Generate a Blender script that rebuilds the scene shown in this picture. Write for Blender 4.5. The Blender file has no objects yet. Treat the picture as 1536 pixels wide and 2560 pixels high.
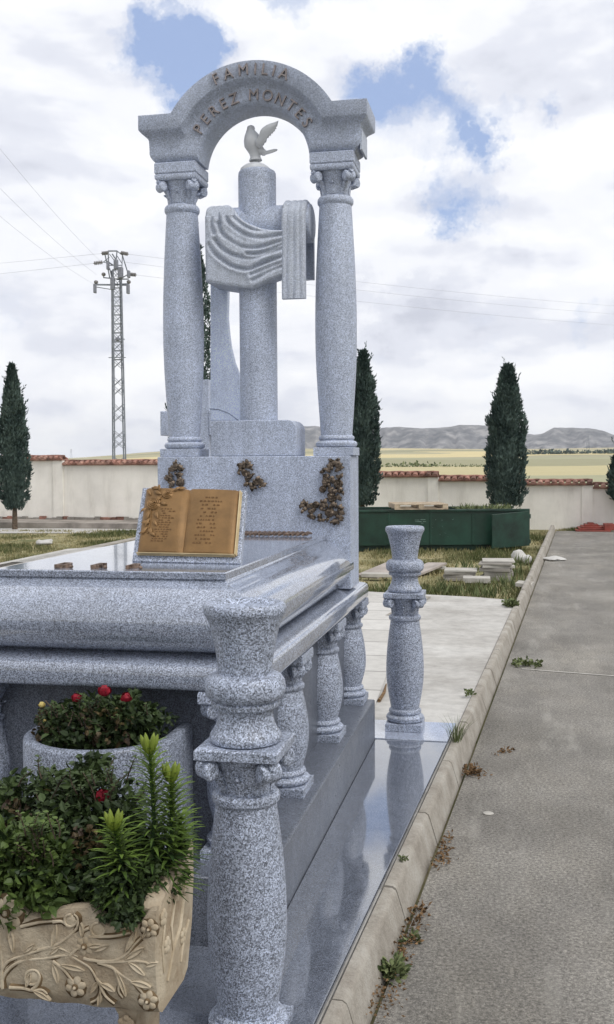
import bpy, math, random
from mathutils import Vector, Matrix, noise
R = math.radians
random.seed(7)
sc = bpy.context.scene

# ------------------------------------------------------------------ camera
CAM = Vector((0, 0, 1.5)); FPX = 2600.0
yaw, pitch, roll = R(11.56), R(-2.69), R(0.35)
F0 = Vector((-math.sin(yaw), math.cos(yaw), 0)); R0 = Vector((math.cos(yaw), math.sin(yaw), 0)); U0 = Vector((0, 0, 1))
FW = F0*math.cos(pitch) + U0*math.sin(pitch); UP = -F0*math.sin(pitch) + U0*math.cos(pitch)
RT = R0*math.cos(roll) - UP*math.sin(roll); UP = UP*math.cos(roll) + R0*math.sin(roll)
cd = bpy.data.cameras.new("camera"); cam = bpy.data.objects.new("camera", cd)
sc.collection.objects.link(cam); sc.camera = cam
M = Matrix((RT, UP, -FW)).transposed().to_4x4(); M.translation = CAM
cam.matrix_world = M
cd.sensor_fit = 'VERTICAL'; cd.sensor_height = 24.0; cd.lens = 24.0*FPX/2560.0
cd.clip_start = 0.05; cd.clip_end = 20000

def ray(px, py): return (FW + RT*((px-768.0)/FPX) - UP*((py-1280.0)/FPX))
def onZ(px, py, z): r = ray(px, py); return CAM + r*((z-CAM.z)/r.z)
def onY(px, py, y): r = ray(px, py); return CAM + r*(y/r.y)

# ------------------------------------------------------------------ sun, sky, exposure
SUN_EL, SUN_AZ = 52.0, 118.0          # azimuth measured from +Y towards +X
sd = Vector((math.sin(R(SUN_AZ))*math.cos(R(SUN_EL)), math.cos(R(SUN_AZ))*math.cos(R(SUN_EL)), math.sin(R(SUN_EL))))
sl = bpy.data.lights.new("sun", 'SUN'); sl.energy = 1.1; sl.angle = R(28); sl.color = (1, .965, .91)
so = bpy.data.objects.new("sun", sl); sc.collection.objects.link(so)
so.rotation_euler = (-sd).to_track_quat('-Z', 'Y').to_euler()
sc.view_settings.view_transform = 'Standard'; sc.view_settings.look = 'None'
sc.view_settings.exposure = 0.80; sc.view_settings.gamma = 1.0

W = bpy.data.worlds.new("World"); sc.world = W; W.use_nodes = True
nt = W.node_tree; nt.nodes.clear()
def N(t, ty, **k):
    n = t.nodes.new(ty)
    for a, b in k.items():
        if a in n.inputs.keys() if isinstance(a, str) and not hasattr(n, a) else False: n.inputs[a].default_value = b
        else: setattr(n, a, b)
    return n
def math_(t, op, a, b=None, c=None, clamp=False):
    n = t.nodes.new('ShaderNodeMath'); n.operation = op; n.use_clamp = clamp
    for i, v in enumerate((a, b, c)):
        if v is None: continue
        if isinstance(v, (int, float)): n.inputs[i].default_value = v
        else: t.links.new(v, n.inputs[i])
    return n.outputs[0]
def vmath(t, op, a, b=None, scale=None):
    n = t.nodes.new('ShaderNodeVectorMath'); n.operation = op
    for i, v in enumerate((a, b)):
        if v is None: continue
        if isinstance(v, (tuple, list, Vector)): n.inputs[i].default_value = tuple(v)
        else: t.links.new(v, n.inputs[i])
    if scale is not None: n.inputs['Scale'].default_value = scale
    return n
def ramp(t, fac, stops, interp='LINEAR'):
    n = t.nodes.new('ShaderNodeValToRGB'); e = n.color_ramp.elements; n.color_ramp.interpolation = interp
    while len(e) < len(stops): e.new(0.5)
    for q, (p, c) in zip(e, stops):
        q.position = p; q.color = (c, c, c, 1) if isinstance(c, (int, float)) else (*c, 1)
    t.links.new(fac, n.inputs[0]); return n.outputs[0]
def noise_(t, vec, scale, detail=2, rough=.5, dist=0):
    n = t.nodes.new('ShaderNodeTexNoise'); n.inputs['Scale'].default_value = scale
    n.inputs['Detail'].default_value = detail; n.inputs['Roughness'].default_value = rough; n.inputs['Distortion'].default_value = dist
    if vec is not None: t.links.new(vec, n.inputs['Vector'])
    return n
def mix(t, fac, a, b, mode='MIX'):
    n = t.nodes.new('ShaderNodeMix'); n.data_type = 'RGBA'; n.blend_type = mode
    for i, v in ((0, fac), (6, a), (7, b)):
        if isinstance(v, (int, float)): n.inputs[i].default_value = v
        elif isinstance(v, tuple): n.inputs[i].default_value = (*v, 1)
        else: t.links.new(v, n.inputs[i])
    return n.outputs[2]

sky = nt.nodes.new('ShaderNodeTexSky'); sky.sky_type = 'NISHITA'; sky.sun_disc = False
sky.sun_elevation = R(SUN_EL); sky.sun_rotation = R(SUN_AZ)
tc = nt.nodes.new('ShaderNodeTexCoord')
dirv = vmath(nt, 'NORMALIZE', tc.outputs['Generated']).outputs[0]
sep = nt.nodes.new('ShaderNodeSeparateXYZ'); nt.links.new(dirv, sep.inputs[0])
zz = math_(nt, 'MAXIMUM', sep.outputs[2], 0.0)
den = math_(nt, 'ADD', zz, 0.30)
comb = nt.nodes.new('ShaderNodeCombineXYZ')
nt.links.new(math_(nt, 'DIVIDE', sep.outputs[0], den), comb.inputs[0])
nt.links.new(math_(nt, 'DIVIDE', sep.outputs[1], den), comb.inputs[1])
cloud_v = comb.outputs[0]
n1 = noise_(nt, cloud_v, 1.9, 10, .60, .25)          # cloud bodies on a flat layer overhead
n2 = noise_(nt, cloud_v, 1.5, 7, .55, .2)           # their grey undersides
cA = vmath(nt, 'MULTIPLY', dirv, (1.0, 1.0, 2.3)).outputs[0]
cB = vmath(nt, 'ADD', cA, (0, 0, .045)).outputs[0]
n3 = noise_(nt, cA, 5.2, 7, .52, .15)                 # billows
n3b = noise_(nt, cB, 5.2, 4, .5, .15)                # the same billows a little higher up: lit tops, grey bases
n4 = noise_(nt, dirv, 26.0, 6, .62)
relief = math_(nt, 'MULTIPLY', math_(nt, 'SUBTRACT', n3.outputs[0], n3b.outputs[0]), .85)
warp = noise_(nt, dirv, 12.0, 9, .68)
wv = vmath(nt, 'SUBTRACT', warp.outputs['Color'], (.5, .5, .5)).outputs[0]
wv = vmath(nt, 'SCALE', wv, scale=.13).outputs[0]
wdir = vmath(nt, 'ADD', dirv, wv).outputs[0]
# gaps of blue: direction of each gap, angular size, depth
gaps = [((392, 85), .034, .85), ((428, 165), .034, 1.0), ((470, 200), .020, .6), ((350, 30), .020, .6), ((480, 130), .02, .4), ((700, 18), .022, .45), ((800, 28), .032, .6),
        ((905, 228), .024, .75), ((985, 215), .027, .95), ((1050, 190), .020, .7), ((1115, 240), .020, .65), ((1270, 249), .014, .45),
        ((1352, 268), .012, .5), ((1385, 245), .011, .5), ((1184, 322), .026, .85), ((1200, 400), .020, .9), ((1140, 360), .02, .4), ((1095, 443), .015, .55), ((1122, 553), .018, .8), ((1175, 548), .015, .6), ((1230, 520), .014, .4),
        ((1510, 548), .013, .5), ((1090, 400), .055, .28), ((1443, 805), .013, .4), ((1230, 870), .02, .25), ((40, 720), .03, .2), ((1420, 400), .05, -.5), ((940, 530), .035, -.5), ((1450, 20), .05, .1), ((200, 300), .05, -.3), ((900, 120), .035, -.4), ((620, 90), .03, -.4), ((-300, 120), .06, .8), ((1900, 300), .08, .8)]
tot = None
for (p, s, w_) in gaps:
    d = ray(*p).normalized()
    ln = vmath(nt, 'DISTANCE', wdir, tuple(d)).outputs['Value']
    g = math_(nt, 'MULTIPLY', math_(nt, 'EXPONENT', math_(nt, 'MULTIPLY', math_(nt, 'POWER', math_(nt, 'DIVIDE', ln, s), 2.0), -1.0)), w_)
    tot = g if tot is None else math_(nt, 'ADD', tot, g)
# directions away from the camera view get a broken cover too
base = math_(nt, 'ADD', math_(nt, 'MULTIPLY', n1.outputs[0], .8), math_(nt, 'MULTIPLY', n3.outputs[0], .55))
cov = math_(nt, 'SUBTRACT', base, math_(nt, 'MULTIPLY', tot, .62))
cover = ramp(nt, math_(nt, 'ADD', cov, math_(nt, 'MULTIPLY', math_(nt, 'SUBTRACT', n4.outputs[0], .5), .30)), [(0.02, .02), (0.28, .42), (0.46, .82), (0.60, 1.0)], 'EASE')
shade = math_(nt, 'ADD', math_(nt, 'ADD', math_(nt, 'MULTIPLY', n2.outputs[0], .62), math_(nt, 'MULTIPLY', n3.outputs[0], .38)), relief)
darks = [((1060, 785), .030, .13), ((940, 790), .025, .13), ((1160, 780), .022, .08), ((1000, 300), .06, .06), ((1290, 620), .018, .08), ((1400, 383), .05, -.12), ((940, 540), .035, -.12), ((80, 330), .05, .05), ((500, 930), .02, .05), ((150, 960), .03, .06), ((250, 780), .04, .05), ((60, 560), .06, .10), ((1330, 130), .09, .12), ((1250, 730), .05, .06), ((1100, 860), .03, .05), ((60, 900), .06, .04), ((500, 30), .08, .03), ((1250, 600), .03, .05), ((960, 830), .03, .05)]
dt = None
for (p, s, w_) in darks:
    d = ray(*p).normalized()
    ln = vmath(nt, 'DISTANCE', wdir, tuple(d)).outputs['Value']
    g = math_(nt, 'MULTIPLY', math_(nt, 'EXPONENT', math_(nt, 'MULTIPLY', math_(nt, 'POWER', math_(nt, 'DIVIDE', ln, s), 2.0), -1.0)), w_)
    dt = g if dt is None else math_(nt, 'ADD', dt, g)
shade = math_(nt, 'SUBTRACT', shade, dt)
ccol = ramp(nt, shade, [(0.22, (.375, .39, .445)), (0.38, (.475, .49, .54)), (0.49, (.56, .57, .60)), (0.62, (.615, .62, .63))], 'EASE')
skyc = vmath(nt, 'SCALE', sky.outputs[0], scale=.08).outputs[0]
blue = mix(nt, .72, skyc, (.245, .315, .49))
col = mix(nt, cover, blue, ccol)
bg = nt.nodes.new('ShaderNodeBackground'); nt.links.new(col, bg.inputs[0]); bg.inputs[1].default_value = 1.0
wo = nt.nodes.new('ShaderNodeOutputWorld'); nt.links.new(bg.outputs[0], wo.inputs[0])

# ------------------------------------------------------------------ materials
def newmat(name):
    m = bpy.data.materials.new(name); m.use_nodes = True
    t = m.node_tree; b = t.nodes['Principled BSDF']; return m, t, b
def objco(t): return t.nodes.new('ShaderNodeTexCoord').outputs['Object']
def bump(t, b, h, s=.3, d=.01):
    n = t.nodes.new('ShaderNodeBump'); n.inputs['Strength'].default_value = s; n.inputs['Distance'].default_value = d
    t.links.new(h, n.inputs['Height']); t.links.new(n.outputs[0], b.inputs['Normal'])
def granite(name, rough=.45, gain=1.0, tint=(1, 1, 1), contrast=1.0, spec=.5, scale=1.0, bumpy=.12):
    m, t, b = newmat(name); c = objco(t)
    na = noise_(t, c, 430*scale, 3, .65)
    vo = t.nodes.new('ShaderNodeTexVoronoi'); vo.inputs['Scale'].default_value = 330*scale; t.links.new(c, vo.inputs['Vector'])
    gr = math_(t, 'ADD', math_(t, 'MULTIPLY', na.outputs[0], .62), math_(t, 'MULTIPLY', vo.outputs['Color'], .38))
    def g(v, k=1.0):
        x = .30 + (v-.30)*contrast*.80
        return tuple(max(.01, x*gain*a) for a in (tint[0]*.875, tint[1]*.98, tint[2]*1.225))
    cc = ramp(t, gr, [(.34, g(.035)), (.44, g(.17)), (.50, g(.30)), (.57, g(.42)), (.66, g(.66))])
    big = noise_(t, c, 3.0, 5, .6)
    cc = mix(t, 1.0, cc, ramp(t, big.outputs[0], [(.3, .86), (.7, 1.1)]), 'MULTIPLY')
    stain = noise_(t, c, 14, 6, .7)
    stk = noise_(t, vmath(t, 'MULTIPLY', c, (1, 1, .12)).outputs[0], 16, 6, .65)
    cc = mix(t, .8, cc, ramp(t, stk.outputs[0], [(.30, (.80, .80, .79)), (.46, (.97, .97, .97)), (.62, (1.06, 1.06, 1.06))]), 'MULTIPLY')
    cc = mix(t, .5, cc, ramp(t, stain.outputs[0], [(.35, (.86, .85, .82)), (.55, (1, 1, 1))]), 'MULTIPLY')
    t.links.new(cc, b.inputs['Base Color'])
    b.inputs['Roughness'].default_value = rough; b.inputs['Specular IOR Level'].default_value = spec
    rr = ramp(t, stain.outputs[0], [(.3, rough*.85), (.7, min(1, rough*1.25+.03))]); t.links.new(rr, b.inputs['Roughness'])
    if bumpy: bump(t, b, na.outputs[0], bumpy, .002)
    return m
G_HONED = granite("granite_honed", .50, 1.46, contrast=.68, bumpy=.25)
G_POST = granite("granite_turned", .42, 1.12, contrast=1.05, scale=.85, bumpy=.3)
G_POLISH = granite("granite_polished", .10, 1.0, spec=1.0, contrast=.95, bumpy=0)
G_FLOOR = granite("granite_floor", .055, .50, contrast=.6, spec=1.0, bumpy=0)
G_STRIP = granite("granite_floor_strip", .04, 1.3, spec=1.0, contrast=.6, bumpy=0)
for _m in (G_FLOOR, G_STRIP):
    _b = _m.node_tree.nodes['Principled BSDF']; _b.inputs['IOR'].default_value = 1.75; _b.inputs['Coat Weight'].default_value = .55; _b.inputs['Coat Roughness'].default_value = .035; _b.inputs['Coat IOR'].default_value = 1.7
_b = G_POLISH.node_tree.nodes['Principled BSDF']; _b.inputs['Coat Weight'].default_value = .5; _b.inputs['Coat Roughness'].default_value = .04
G_ARCH = granite("granite_arch", .55, 1.46, contrast=.6, bumpy=.2)
G_LIGHT = granite("granite_light", .8, 1.65, tint=(1.03, 1.0, .93), contrast=.45, spec=.3, bumpy=.4)
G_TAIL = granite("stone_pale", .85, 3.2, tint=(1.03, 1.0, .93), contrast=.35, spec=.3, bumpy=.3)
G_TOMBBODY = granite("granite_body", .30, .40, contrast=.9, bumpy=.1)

def simple(name, col, rough=.7, spec=.4, metal=0.0, var=.12, vs=6.0, bs=0.0, bscale=60.0, col2=None, trans=0):
    m, t, b = newmat(name); c = objco(t); n = noise_(t, c, vs, 6, .65)
    c2 = col2 or tuple(x*(1-var*2.2) for x in col)
    cc = ramp(t, n.outputs[0], [(.33, c2), (.66, tuple(min(1, x*(1+var)) for x in col))])
    t.links.new(cc, b.inputs['Base Color']); b.inputs['Roughness'].default_value = rough
    b.inputs['Specular IOR Level'].default_value = spec; b.inputs['Metallic'].default_value = metal
    if bs: bump(t, b, noise_(t, c, bscale, 5, .7).outputs[0], bs, .01)
    return m
BRONZE = simple("bronze_dark", (.16, .125, .095), .42, .5, .75, .45, 60, .3, 120)
BRONZE_L = simple("bronze_letters", (.27, .195, .15), .45, .5, .6, .35, 60, .2, 120)
BRASS = simple("bronze_book", (.255, .145, .055), .5, .5, .35, .12, 9, .25, 160)
BRASS_D = simple("bronze_book_text", (.16, .085, .035), .55, .4, .5, .1, 9)
LETTER = simple("letter_metal", (.30, .265, .26), .5, .5, .25, .2, 40)
DOVE = simple("white_marble", (.62, .64, .67), .6, .4, 0, .08, 12, .1, 80)
WALLW = simple("wall_render", (.88, .85, .79), .95, .2, 0, .05, 1.2, .25, 30)
def stain_wall(m_):
    t = m_.node_tree; b = t.nodes['Principled BSDF']; c = objco(t); src = b.inputs['Base Color'].links[0].from_socket
    g = t.nodes.new('ShaderNodeNewGeometry'); n_ = noise_(t, vmath(t, 'MULTIPLY', g.outputs['Position'], (1, 1, .18)).outputs[0], 2.4, 8, .7)
    t.links.new(mix(t, .9, src, ramp(t, n_.outputs[0], [(.30, (.80, .79, .77)), (.48, (.98, .98, .97)), (.65, (1.03, 1.03, 1.03))]), 'MULTIPLY'), b.inputs['Base Color'])
stain_wall(WALLW)
TILE = simple("roof_tile", (.30, .155, .12), .85, .25, 0, .35, 5, .2, 30)
REDM = simple("red_paint", (.25, .055, .04), .6, .4, 0, .2, 4)
SKIP = simple("green_painted_steel", (.012, .048, .031), .38, .5, 0, .22, 2.2, .15, 6)
SKIPD = simple("green_steel_scuffed", (.012, .045, .030), .45, .5, 0, .3, 3, .15, 8)
SCUFF = simple("scuffed_paint", (.14, .22, .19), .7, .3, 0, .2, 10)
WOOD = simple("pallet_wood", (.50, .41, .30), .85, .2, 0, .2, 8)
SLAB = simple("old_stone_slab", (.31, .29, .26), .9, .25, 0, .15, 4, .3, 25)
SLABL = simple("pale_stone_slab", (.46, .44, .40), .9, .25, 0, .12, 4, .3, 25)
STEEL = simple("galvanised_steel", (.25, .27, .31), .6, .5, .3, .12, 3)
CERAM = simple("insulator_ceramic", (.2, .19, .19), .4, .5)
WIRE = simple("wire", (.34, .35, .38), .6)
BARK = simple("bark", (.13, .10, .075), .95, .1, 0, .25, 20, .5, 40)
SOIL = simple("soil", (.055, .042, .03), 1, .1, 0, .3, 30, .5, 60)
ROSE = simple("rose_petal", (.26, .008, .022), .6, .3, 0, .25, 60)
YELLOWF = simple("yellow_petal", (.62, .50, .18), .7, .3, 0, .2, 40)
DRYL = simple("dry_leaf", (.20, .125, .065), .9, .2, 0, .4, 60)
PAPER = simple("white_plastic", (.50, .49, .465), .7, .3, 0, .06, 10)
CREAM = simple("cream_cast_stone", (.44, .38, .285), .85, .25, 0, .14, 9, .6, 90, col2=(.27, .205, .135))
CREAMR = simple("cream_cast_stone_relief", (.49, .425, .32), .8, .25, 0, .10, 12, .4, 90, col2=(.34, .27, .18))
def leafm(name, a, b_, vs=25, rough=.55):
    m, t, b = newmat(name); c = objco(t); n = noise_(t, c, vs, 3, .7)
    at = t.nodes.new('ShaderNodeAttribute'); at.attribute_name = 'tone'
    f = math_(t, 'ADD', math_(t, 'MULTIPLY', n.outputs[0], .5), math_(t, 'MULTIPLY', at.outputs['Fac'], .5))
    t.links.new(ramp(t, f, [(.28, a), (.68, b_)]), b.inputs['Base Color'])
    b.inputs['Roughness'].default_value = rough; b.inputs['Specular IOR Level'].default_value = .3
    b.inputs['Subsurface Weight'].default_value = 0
    return m
L_CYP = leafm("cypress_foliage", (.026, .048, .044), (.10, .145, .125), 2.5, .8)
L_ROSE = leafm("rose_leaves", (.014, .026, .010), (.050, .078, .024), 20)
L_ROSEB = leafm("rose_leaves_reddish", (.03, .018, .012), (.10, .075, .03), 30)
L_BRIGHT = leafm("bright_leaves", (.016, .032, .010), (.085, .13, .030), 20)
L_LILY = leafm("lily_leaves", (.020, .046, .012), (.16, .245, .042), 20)
L_BUD = leafm("lily_buds", (.16, .21, .03), (.34, .40, .08), 30)
L_GRASS = leafm("grass_blades", (.085, .10, .035), (.34, .30, .16), .6, .8)
L_WEED = leafm("weed_leaves", (.06, .085, .03), (.19, .22, .10), 4, .8)

# ------------------------------------------------------------------ mesh helpers
COL = sc.collection
class MB:
    def __init__(s): s.v = []; s.f = []; s.mi = []; s.tone = []
    def add(s, vs, fs, mi=0, tone=0.5):
        o = len(s.v); s.v += [Vector(p) for p in vs]
        for f in fs: s.f.append(tuple(i+o for i in f)); s.mi.append(mi); s.tone.append(tone)
    def box(s, x0, x1, y0, y1, z0, z1, mi=0, M=None):
        vs = [Vector(p) for p in ((x0,y0,z0),(x1,y0,z0),(x1,y1,z0),(x0,y1,z0),(x0,y0,z1),(x1,y0,z1),(x1,y1,z1),(x0,y1,z1))]
        if M: vs = [M @ p for p in vs]
        s.add(vs, [(3,2,1,0),(4,5,6,7),(0,1,5,4),(1,2,6,5),(2,3,7,6),(3,0,4,7)], mi)
    def loft(s, rings, mi=0, cap0=True, cap1=True, close=True):
        n = len(rings[0]); o = len(s.v)
        for r in rings: s.v += [Vector(p) for p in r]
        for k in range(len(rings)-1):
            for i in range(n if close else n-1):
                j = (i+1) % n
                s.f.append((o+k*n+i, o+k*n+j, o+(k+1)*n+j, o+(k+1)*n+i)); s.mi.append(mi); s.tone.append(.5)
        if cap0: s.f.append(tuple(o+i for i in reversed(range(n)))); s.mi.append(mi); s.tone.append(.5)
        if cap1: s.f.append(tuple(o+(len(rings)-1)*n+i for i in range(n))); s.mi.append(mi); s.tone.append(.5)
    def rect(s, x0, x1, y0, y1, prof, mi=0, rad=0.0):          # moulded block: (inset, z) rings
        rings = []
        for ins, z in prof:
            a, b, c, d = x0+ins, x1-ins, y0+ins, y1-ins
            if rad <= 0: rings.append([(a,c,z),(b,c,z),(b,d,z),(a,d,z)])
            else:
                r = max(.002, rad-ins*.3); ring = []
                for cx_, cy_, a0 in ((b-r,c+r,-90),(b-r,d-r,0),(a+r,d-r,90),(a+r,c+r,180)):
                    for q in range(7):
                        t = R(a0+q*15); ring.append((cx_+r*math.cos(t), cy_+r*math.sin(t), z))
                rings.append(ring)
        s.loft(rings, mi)
    def lathe(s, cx, cy, prof, seg=48, mi=0, cap=True):
        rings = [[(cx+r*math.cos(2*math.pi*i/seg), cy+r*math.sin(2*math.pi*i/seg), z) for i in range(seg)] for r, z in prof]
        s.loft(rings, mi, cap, cap)
    def tube(s, pts, rad, seg=8, mi=0, cap=True):
        pts = [Vector(p) for p in pts]; rings = []; nrm = None
        for i, p in enumerate(pts):
            t = (pts[min(i+1, len(pts)-1)] - pts[max(i-1, 0)]).normalized()
            if nrm is None: nrm = t.orthogonal().normalized()
            nrm = (nrm - t*nrm.dot(t)).normalized(); bn = t.cross(nrm)
            r = rad[i] if isinstance(rad, (list, tuple)) else rad
            rings.append([p + (nrm*math.cos(2*math.pi*k/seg) + bn*math.sin(2*math.pi*k/seg))*r for k in range(seg)])
        s.loft(rings, mi, cap, cap)
    def bar(s, a, b, w, mi=0):
        s.tube([a, b], w, 4, mi)
    def blob(s, c, rx, ry, rz, M=None, u=12, v=8, mi=0):
        rings = []
        for k in range(v+1):
            ph = -math.pi/2 + math.pi*k/v; ring = []
            for i in range(u):
                th = 2*math.pi*i/u
                p = Vector((rx*math.cos(ph)*math.cos(th), ry*math.cos(ph)*math.sin(th), rz*math.sin(ph)))
                if M: p = M @ p
                ring.append(Vector(c)+p)
            rings.append(ring)
        s.loft(rings, mi)
    def leaf(s, p, d, up, L, w, mi=0, fold=.25, tone=None):
        d = d.normalized(); sd_ = d.cross(up)
        if sd_.length < 1e-4: sd_ = d.orthogonal()
        sd_.normalize(); n = sd_.cross(d); m = p + d*L*.5
        s.add([p, m+sd_*w*.5+n*w*fold, p+d*L, m-sd_*w*.5+n*w*fold], [(0, 1, 2), (0, 2, 3)], mi, random.random() if tone is None else tone)
    def oval(s, p, d, up, L, w, mi=0, fold=.2, tone=None):
        d = d.normalized(); sd_ = d.cross(up)
        if sd_.length < 1e-4: sd_ = d.orthogonal()
        sd_.normalize(); n = sd_.cross(d); a, b = p+d*L*.3, p+d*L*.68-n*L*.05; c = p+d*L-n*L*.16
        s.add([p, a+sd_*w*.46+n*w*fold, b+sd_*w*.42+n*w*fold, c, b-sd_*w*.42+n*w*fold, a-sd_*w*.46+n*w*fold, a, b],
              [(0, 1, 6), (6, 1, 2, 7), (7, 2, 3), (0, 6, 5), (6, 7, 4, 5), (7, 3, 4)], mi, random.random() if tone is None else tone)
    def prism(s, pts, y0, y1, mi=0):                           # outline in x,z extruded along y
        s.loft([[(x, y0, z) for x, z in pts], [(x, y1, z) for x, z in pts]], mi)
    def build(s, name, mats, parent=None, origin=None, smooth=True, ang=35, bevel=0, tone=False):
        if not isinstance(mats, (list, tuple)): mats = [mats]
        o3 = Vector(origin) if origin is not None else Vector((0, 0, 0))
        if parent is not None:
            o3 = Vector(parent.get('_o', (0, 0, 0)))
        me = bpy.data.meshes.new(name)
        me.from_pydata([tuple(p-o3) for p in s.v], [], s.f)
        for m in mats: me.materials.append(m)
        me.polygons.foreach_set('material_index', s.mi)
        if smooth: me.polygons.foreach_set('use_smooth', [True]*len(s.f)); me.update(); me.set_sharp_from_angle(angle=R(ang))
        if tone:
            at = me.attributes.new('tone', 'FLOAT', 'FACE'); at.data.foreach_set('value', s.tone)
        me.update()
        o = bpy.data.objects.new(name, me); COL.objects.link(o)
        if parent is not None: o.parent = parent; o['_o'] = parent['_o']
        else: o.location = o3; o['_o'] = tuple(o3)
        if bevel:
            b = o.modifiers.new('bevel', 'BEVEL'); b.width = bevel; b.segments = 2; b.limit_method = 'ANGLE'; b.angle_limit = R(40); b.harden_normals = False
        return o
def tag(o, label, cat, group=None):
    o['label'] = label; o['category'] = cat
    if group: o['group'] = group
    return o
def thing(name, label, cat, loc, group=None):
    o = bpy.data.objects.new(name, None); COL.objects.link(o); o.location = loc; o['_o'] = tuple(loc); o.empty_display_size = .1
    return tag(o, label, cat, group)
def kind(o, k): o['kind'] = k; return o
def fixnormals(o):
    import bmesh
    bm = bmesh.new(); bm.from_mesh(o.data); bmesh.ops.recalc_face_normals(bm, faces=bm.faces); bm.to_mesh(o.data); bm.free(); return o
def lerp(a, b, t): return a+(b-a)*t
def pl(table, x):
    if x <= table[0][0]: return table[0][1]
    for (a, b), (c, d) in zip(table, table[1:]):
        if x <= c: return b+(d-b)*(x-a)/(c-a)
    return table[-1][1]
def rv(): 
    while True:
        v = Vector((random.uniform(-1, 1), random.uniform(-1, 1), random.uniform(-1, 1)))
        if .05 < v.length < 1: return v.normalized()

# ------------------------------------------------------------------ terrain, hills
GZ = -.12
TH = [(-500, 6), (0, 10), (160, 13), (300, 22), (400, 31), (600, 36), (750, 33), (1000, 32), (1536, 31), (2200, 28)]
def th_of(px): return math.atan2((px-768)/FPX, 1)          # angle right of the camera axis
THR = [(th_of(a), b/FPX) for a, b in TH]
def terr(r, th):
    if r < 31: return GZ - .03
    z0 = pl([(31, GZ-.03), (45, -.55), (100, -1.1), (200, -1.0)], r)
    t = max(0, min(1, math.log(max(r, 200)/200)/math.log(1600/200))); t = t*t*(3-2*t)
    e = pl(THR, th)
    und = 2.0*noise.noise(Vector((th*6, r/300, 0)))*min(1, r/900)
    return z0 + (e*min(r, 2000)+2.5)*t + und*t*2
m = MB(); rr_ = [.3, 5, 15, 30, 31, 45, 60, 80, 100, 130, 160, 200, 250, 300, 370, 450, 550, 680, 800, 950, 1100, 1300, 1600, 2000, 2600, 3500]
SEG = 240; rings = []
for r_ in rr_:
    ring = []
    for i in range(SEG):
        a = 2*math.pi*i/SEG; th = (a+math.pi) % (2*math.pi) - math.pi
        thc = th if abs(th) < .6 else math.copysign(.6, th)
        d = F0*math.cos(th)+R0*math.sin(th)
        z = terr(r_, thc) if r_ <= 2600 else terr(2600, thc) - (r_-2600)*.01
        ring.append((d.x*r_, d.y*r_, z))
    rings.append(ring)
m.loft(rings, 0, True, False)
mt, t, b = newmat("fields"); c = objco(t)
wv_ = noise_(t, c, .004, 4, .6, 0)
sc_ = vmath(t, 'MULTIPLY', c, (1, 1, 0)).outputs[0]; sc2_ = vmath(t, 'MULTIPLY', c, (.55, 1.5, 0)).outputs[0]
vor = t.nodes.new('ShaderNodeTexVoronoi'); vor.inputs['Scale'].default_value = .0052
mp = vmath(t, 'ADD', sc2_, vmath(t, 'SCALE', wv_.outputs['Color'], scale=120).outputs[0]).outputs[0]
t.links.new(mp, vor.inputs['Vector'])
sx = t.nodes.new('ShaderNodeSeparateXYZ'); t.links.new(vor.outputs['Color'], sx.inputs[0])
fc = ramp(t, sx.outputs[0], [(0, (.26, .25, .15)), (.22, (.46, .40, .22)), (.38, (.30, .30, .19)), (.52, (.36, .33, .21)), (.68, (.60, .50, .26)), (.84, (.30, .28, .19))], 'CONSTANT')
fn = noise_(t, c, .05, 6, .7); fc = mix(t, .22, fc, ramp(t, fn.outputs[0], [(.3, (.35, .33, .22)), (.7, (.55, .52, .36))]))
near = vmath(t, 'LENGTH', sc_).outputs['Value']
nf = ramp(t, math_(t, 'DIVIDE', near, 100.0), [(.30, 1), (.5, 0)])
soil = ramp(t, noise_(t, c, 1.6, 8, .7).outputs[0], [(.35, (.12, .13, .06)), (.5, (.24, .22, .12)), (.65, (.36, .31, .19))])
fc = mix(t, nf, fc, soil)
t.links.new(fc, b.inputs['Base Color']); b.inputs['Roughness'].default_value = 1; b.inputs['Specular IOR Level'].default_value = .1
g = fixnormals(m.build("ground", mt)); kind(g, 'structure')

RIDGE = [(-1400, 10), (600, 22), (650, 50), (700, 84), (760, 93), (880, 90), (940, 88), (1000, 90), (1060, 85), (1110, 87), (1150, 93), (1220, 92), (1260, 80), (1300, 73), (1335, 66),
         (1360, 71), (1385, 84), (1440, 83), (1490, 79), (1530, 66), (1570, 52), (1650, 40), (1900, 48), (2300, 60), (3000, 40)]
m = MB(); rows = []
for k, (rr0, hf) in enumerate([(2450, -.05), (2480, .10), (2520, .28), (2570, .50), (2620, .74), (2660, .93), (2690, 1.0), (2800, 1.0), (3300, .4), (3600, -.1)]):
    row = []
    for px in range(620, 3000, 5):
        th = th_of(px); d = F0*math.cos(th)+R0*math.sin(th)
        gul = noise.fractal(Vector((px*.035, 3.1, k*.18)), 1.0, 2.0, 4)*45*(1 if 0 < k < 6 else .4)
        r_ = rr0 + gul + 60*noise.noise(Vector((px*.006, 9, 0)))
        H = pl(RIDGE, px)/FPX*2650 + 1.5 + 1.6*noise.noise(Vector((px*.05, 0, 5)))
        foot = 30/FPX*2450
        z = foot + (H-foot)*hf + (gul*.10*hf if k < 6 else 0)
        row.append((d.x*r_, d.y*r_, z))
    rows.append(row)
m.loft(rows, 0, False, False, close=False)
mt, t, b = newmat("gypsum_hills"); c = objco(t)
sv = vmath(t, 'MULTIPLY', c, (1, 1, .15)).outputs[0]
hn = noise_(t, sv, .03, 8, .65)
t.links.new(ramp(t, hn.outputs[0], [(.36, (.075, .08, .085)), (.5, (.15, .15, .155)), (.64, (.30, .29, .28))]), b.inputs['Base Color']); b.inputs['Roughness'].default_value = 1
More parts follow.
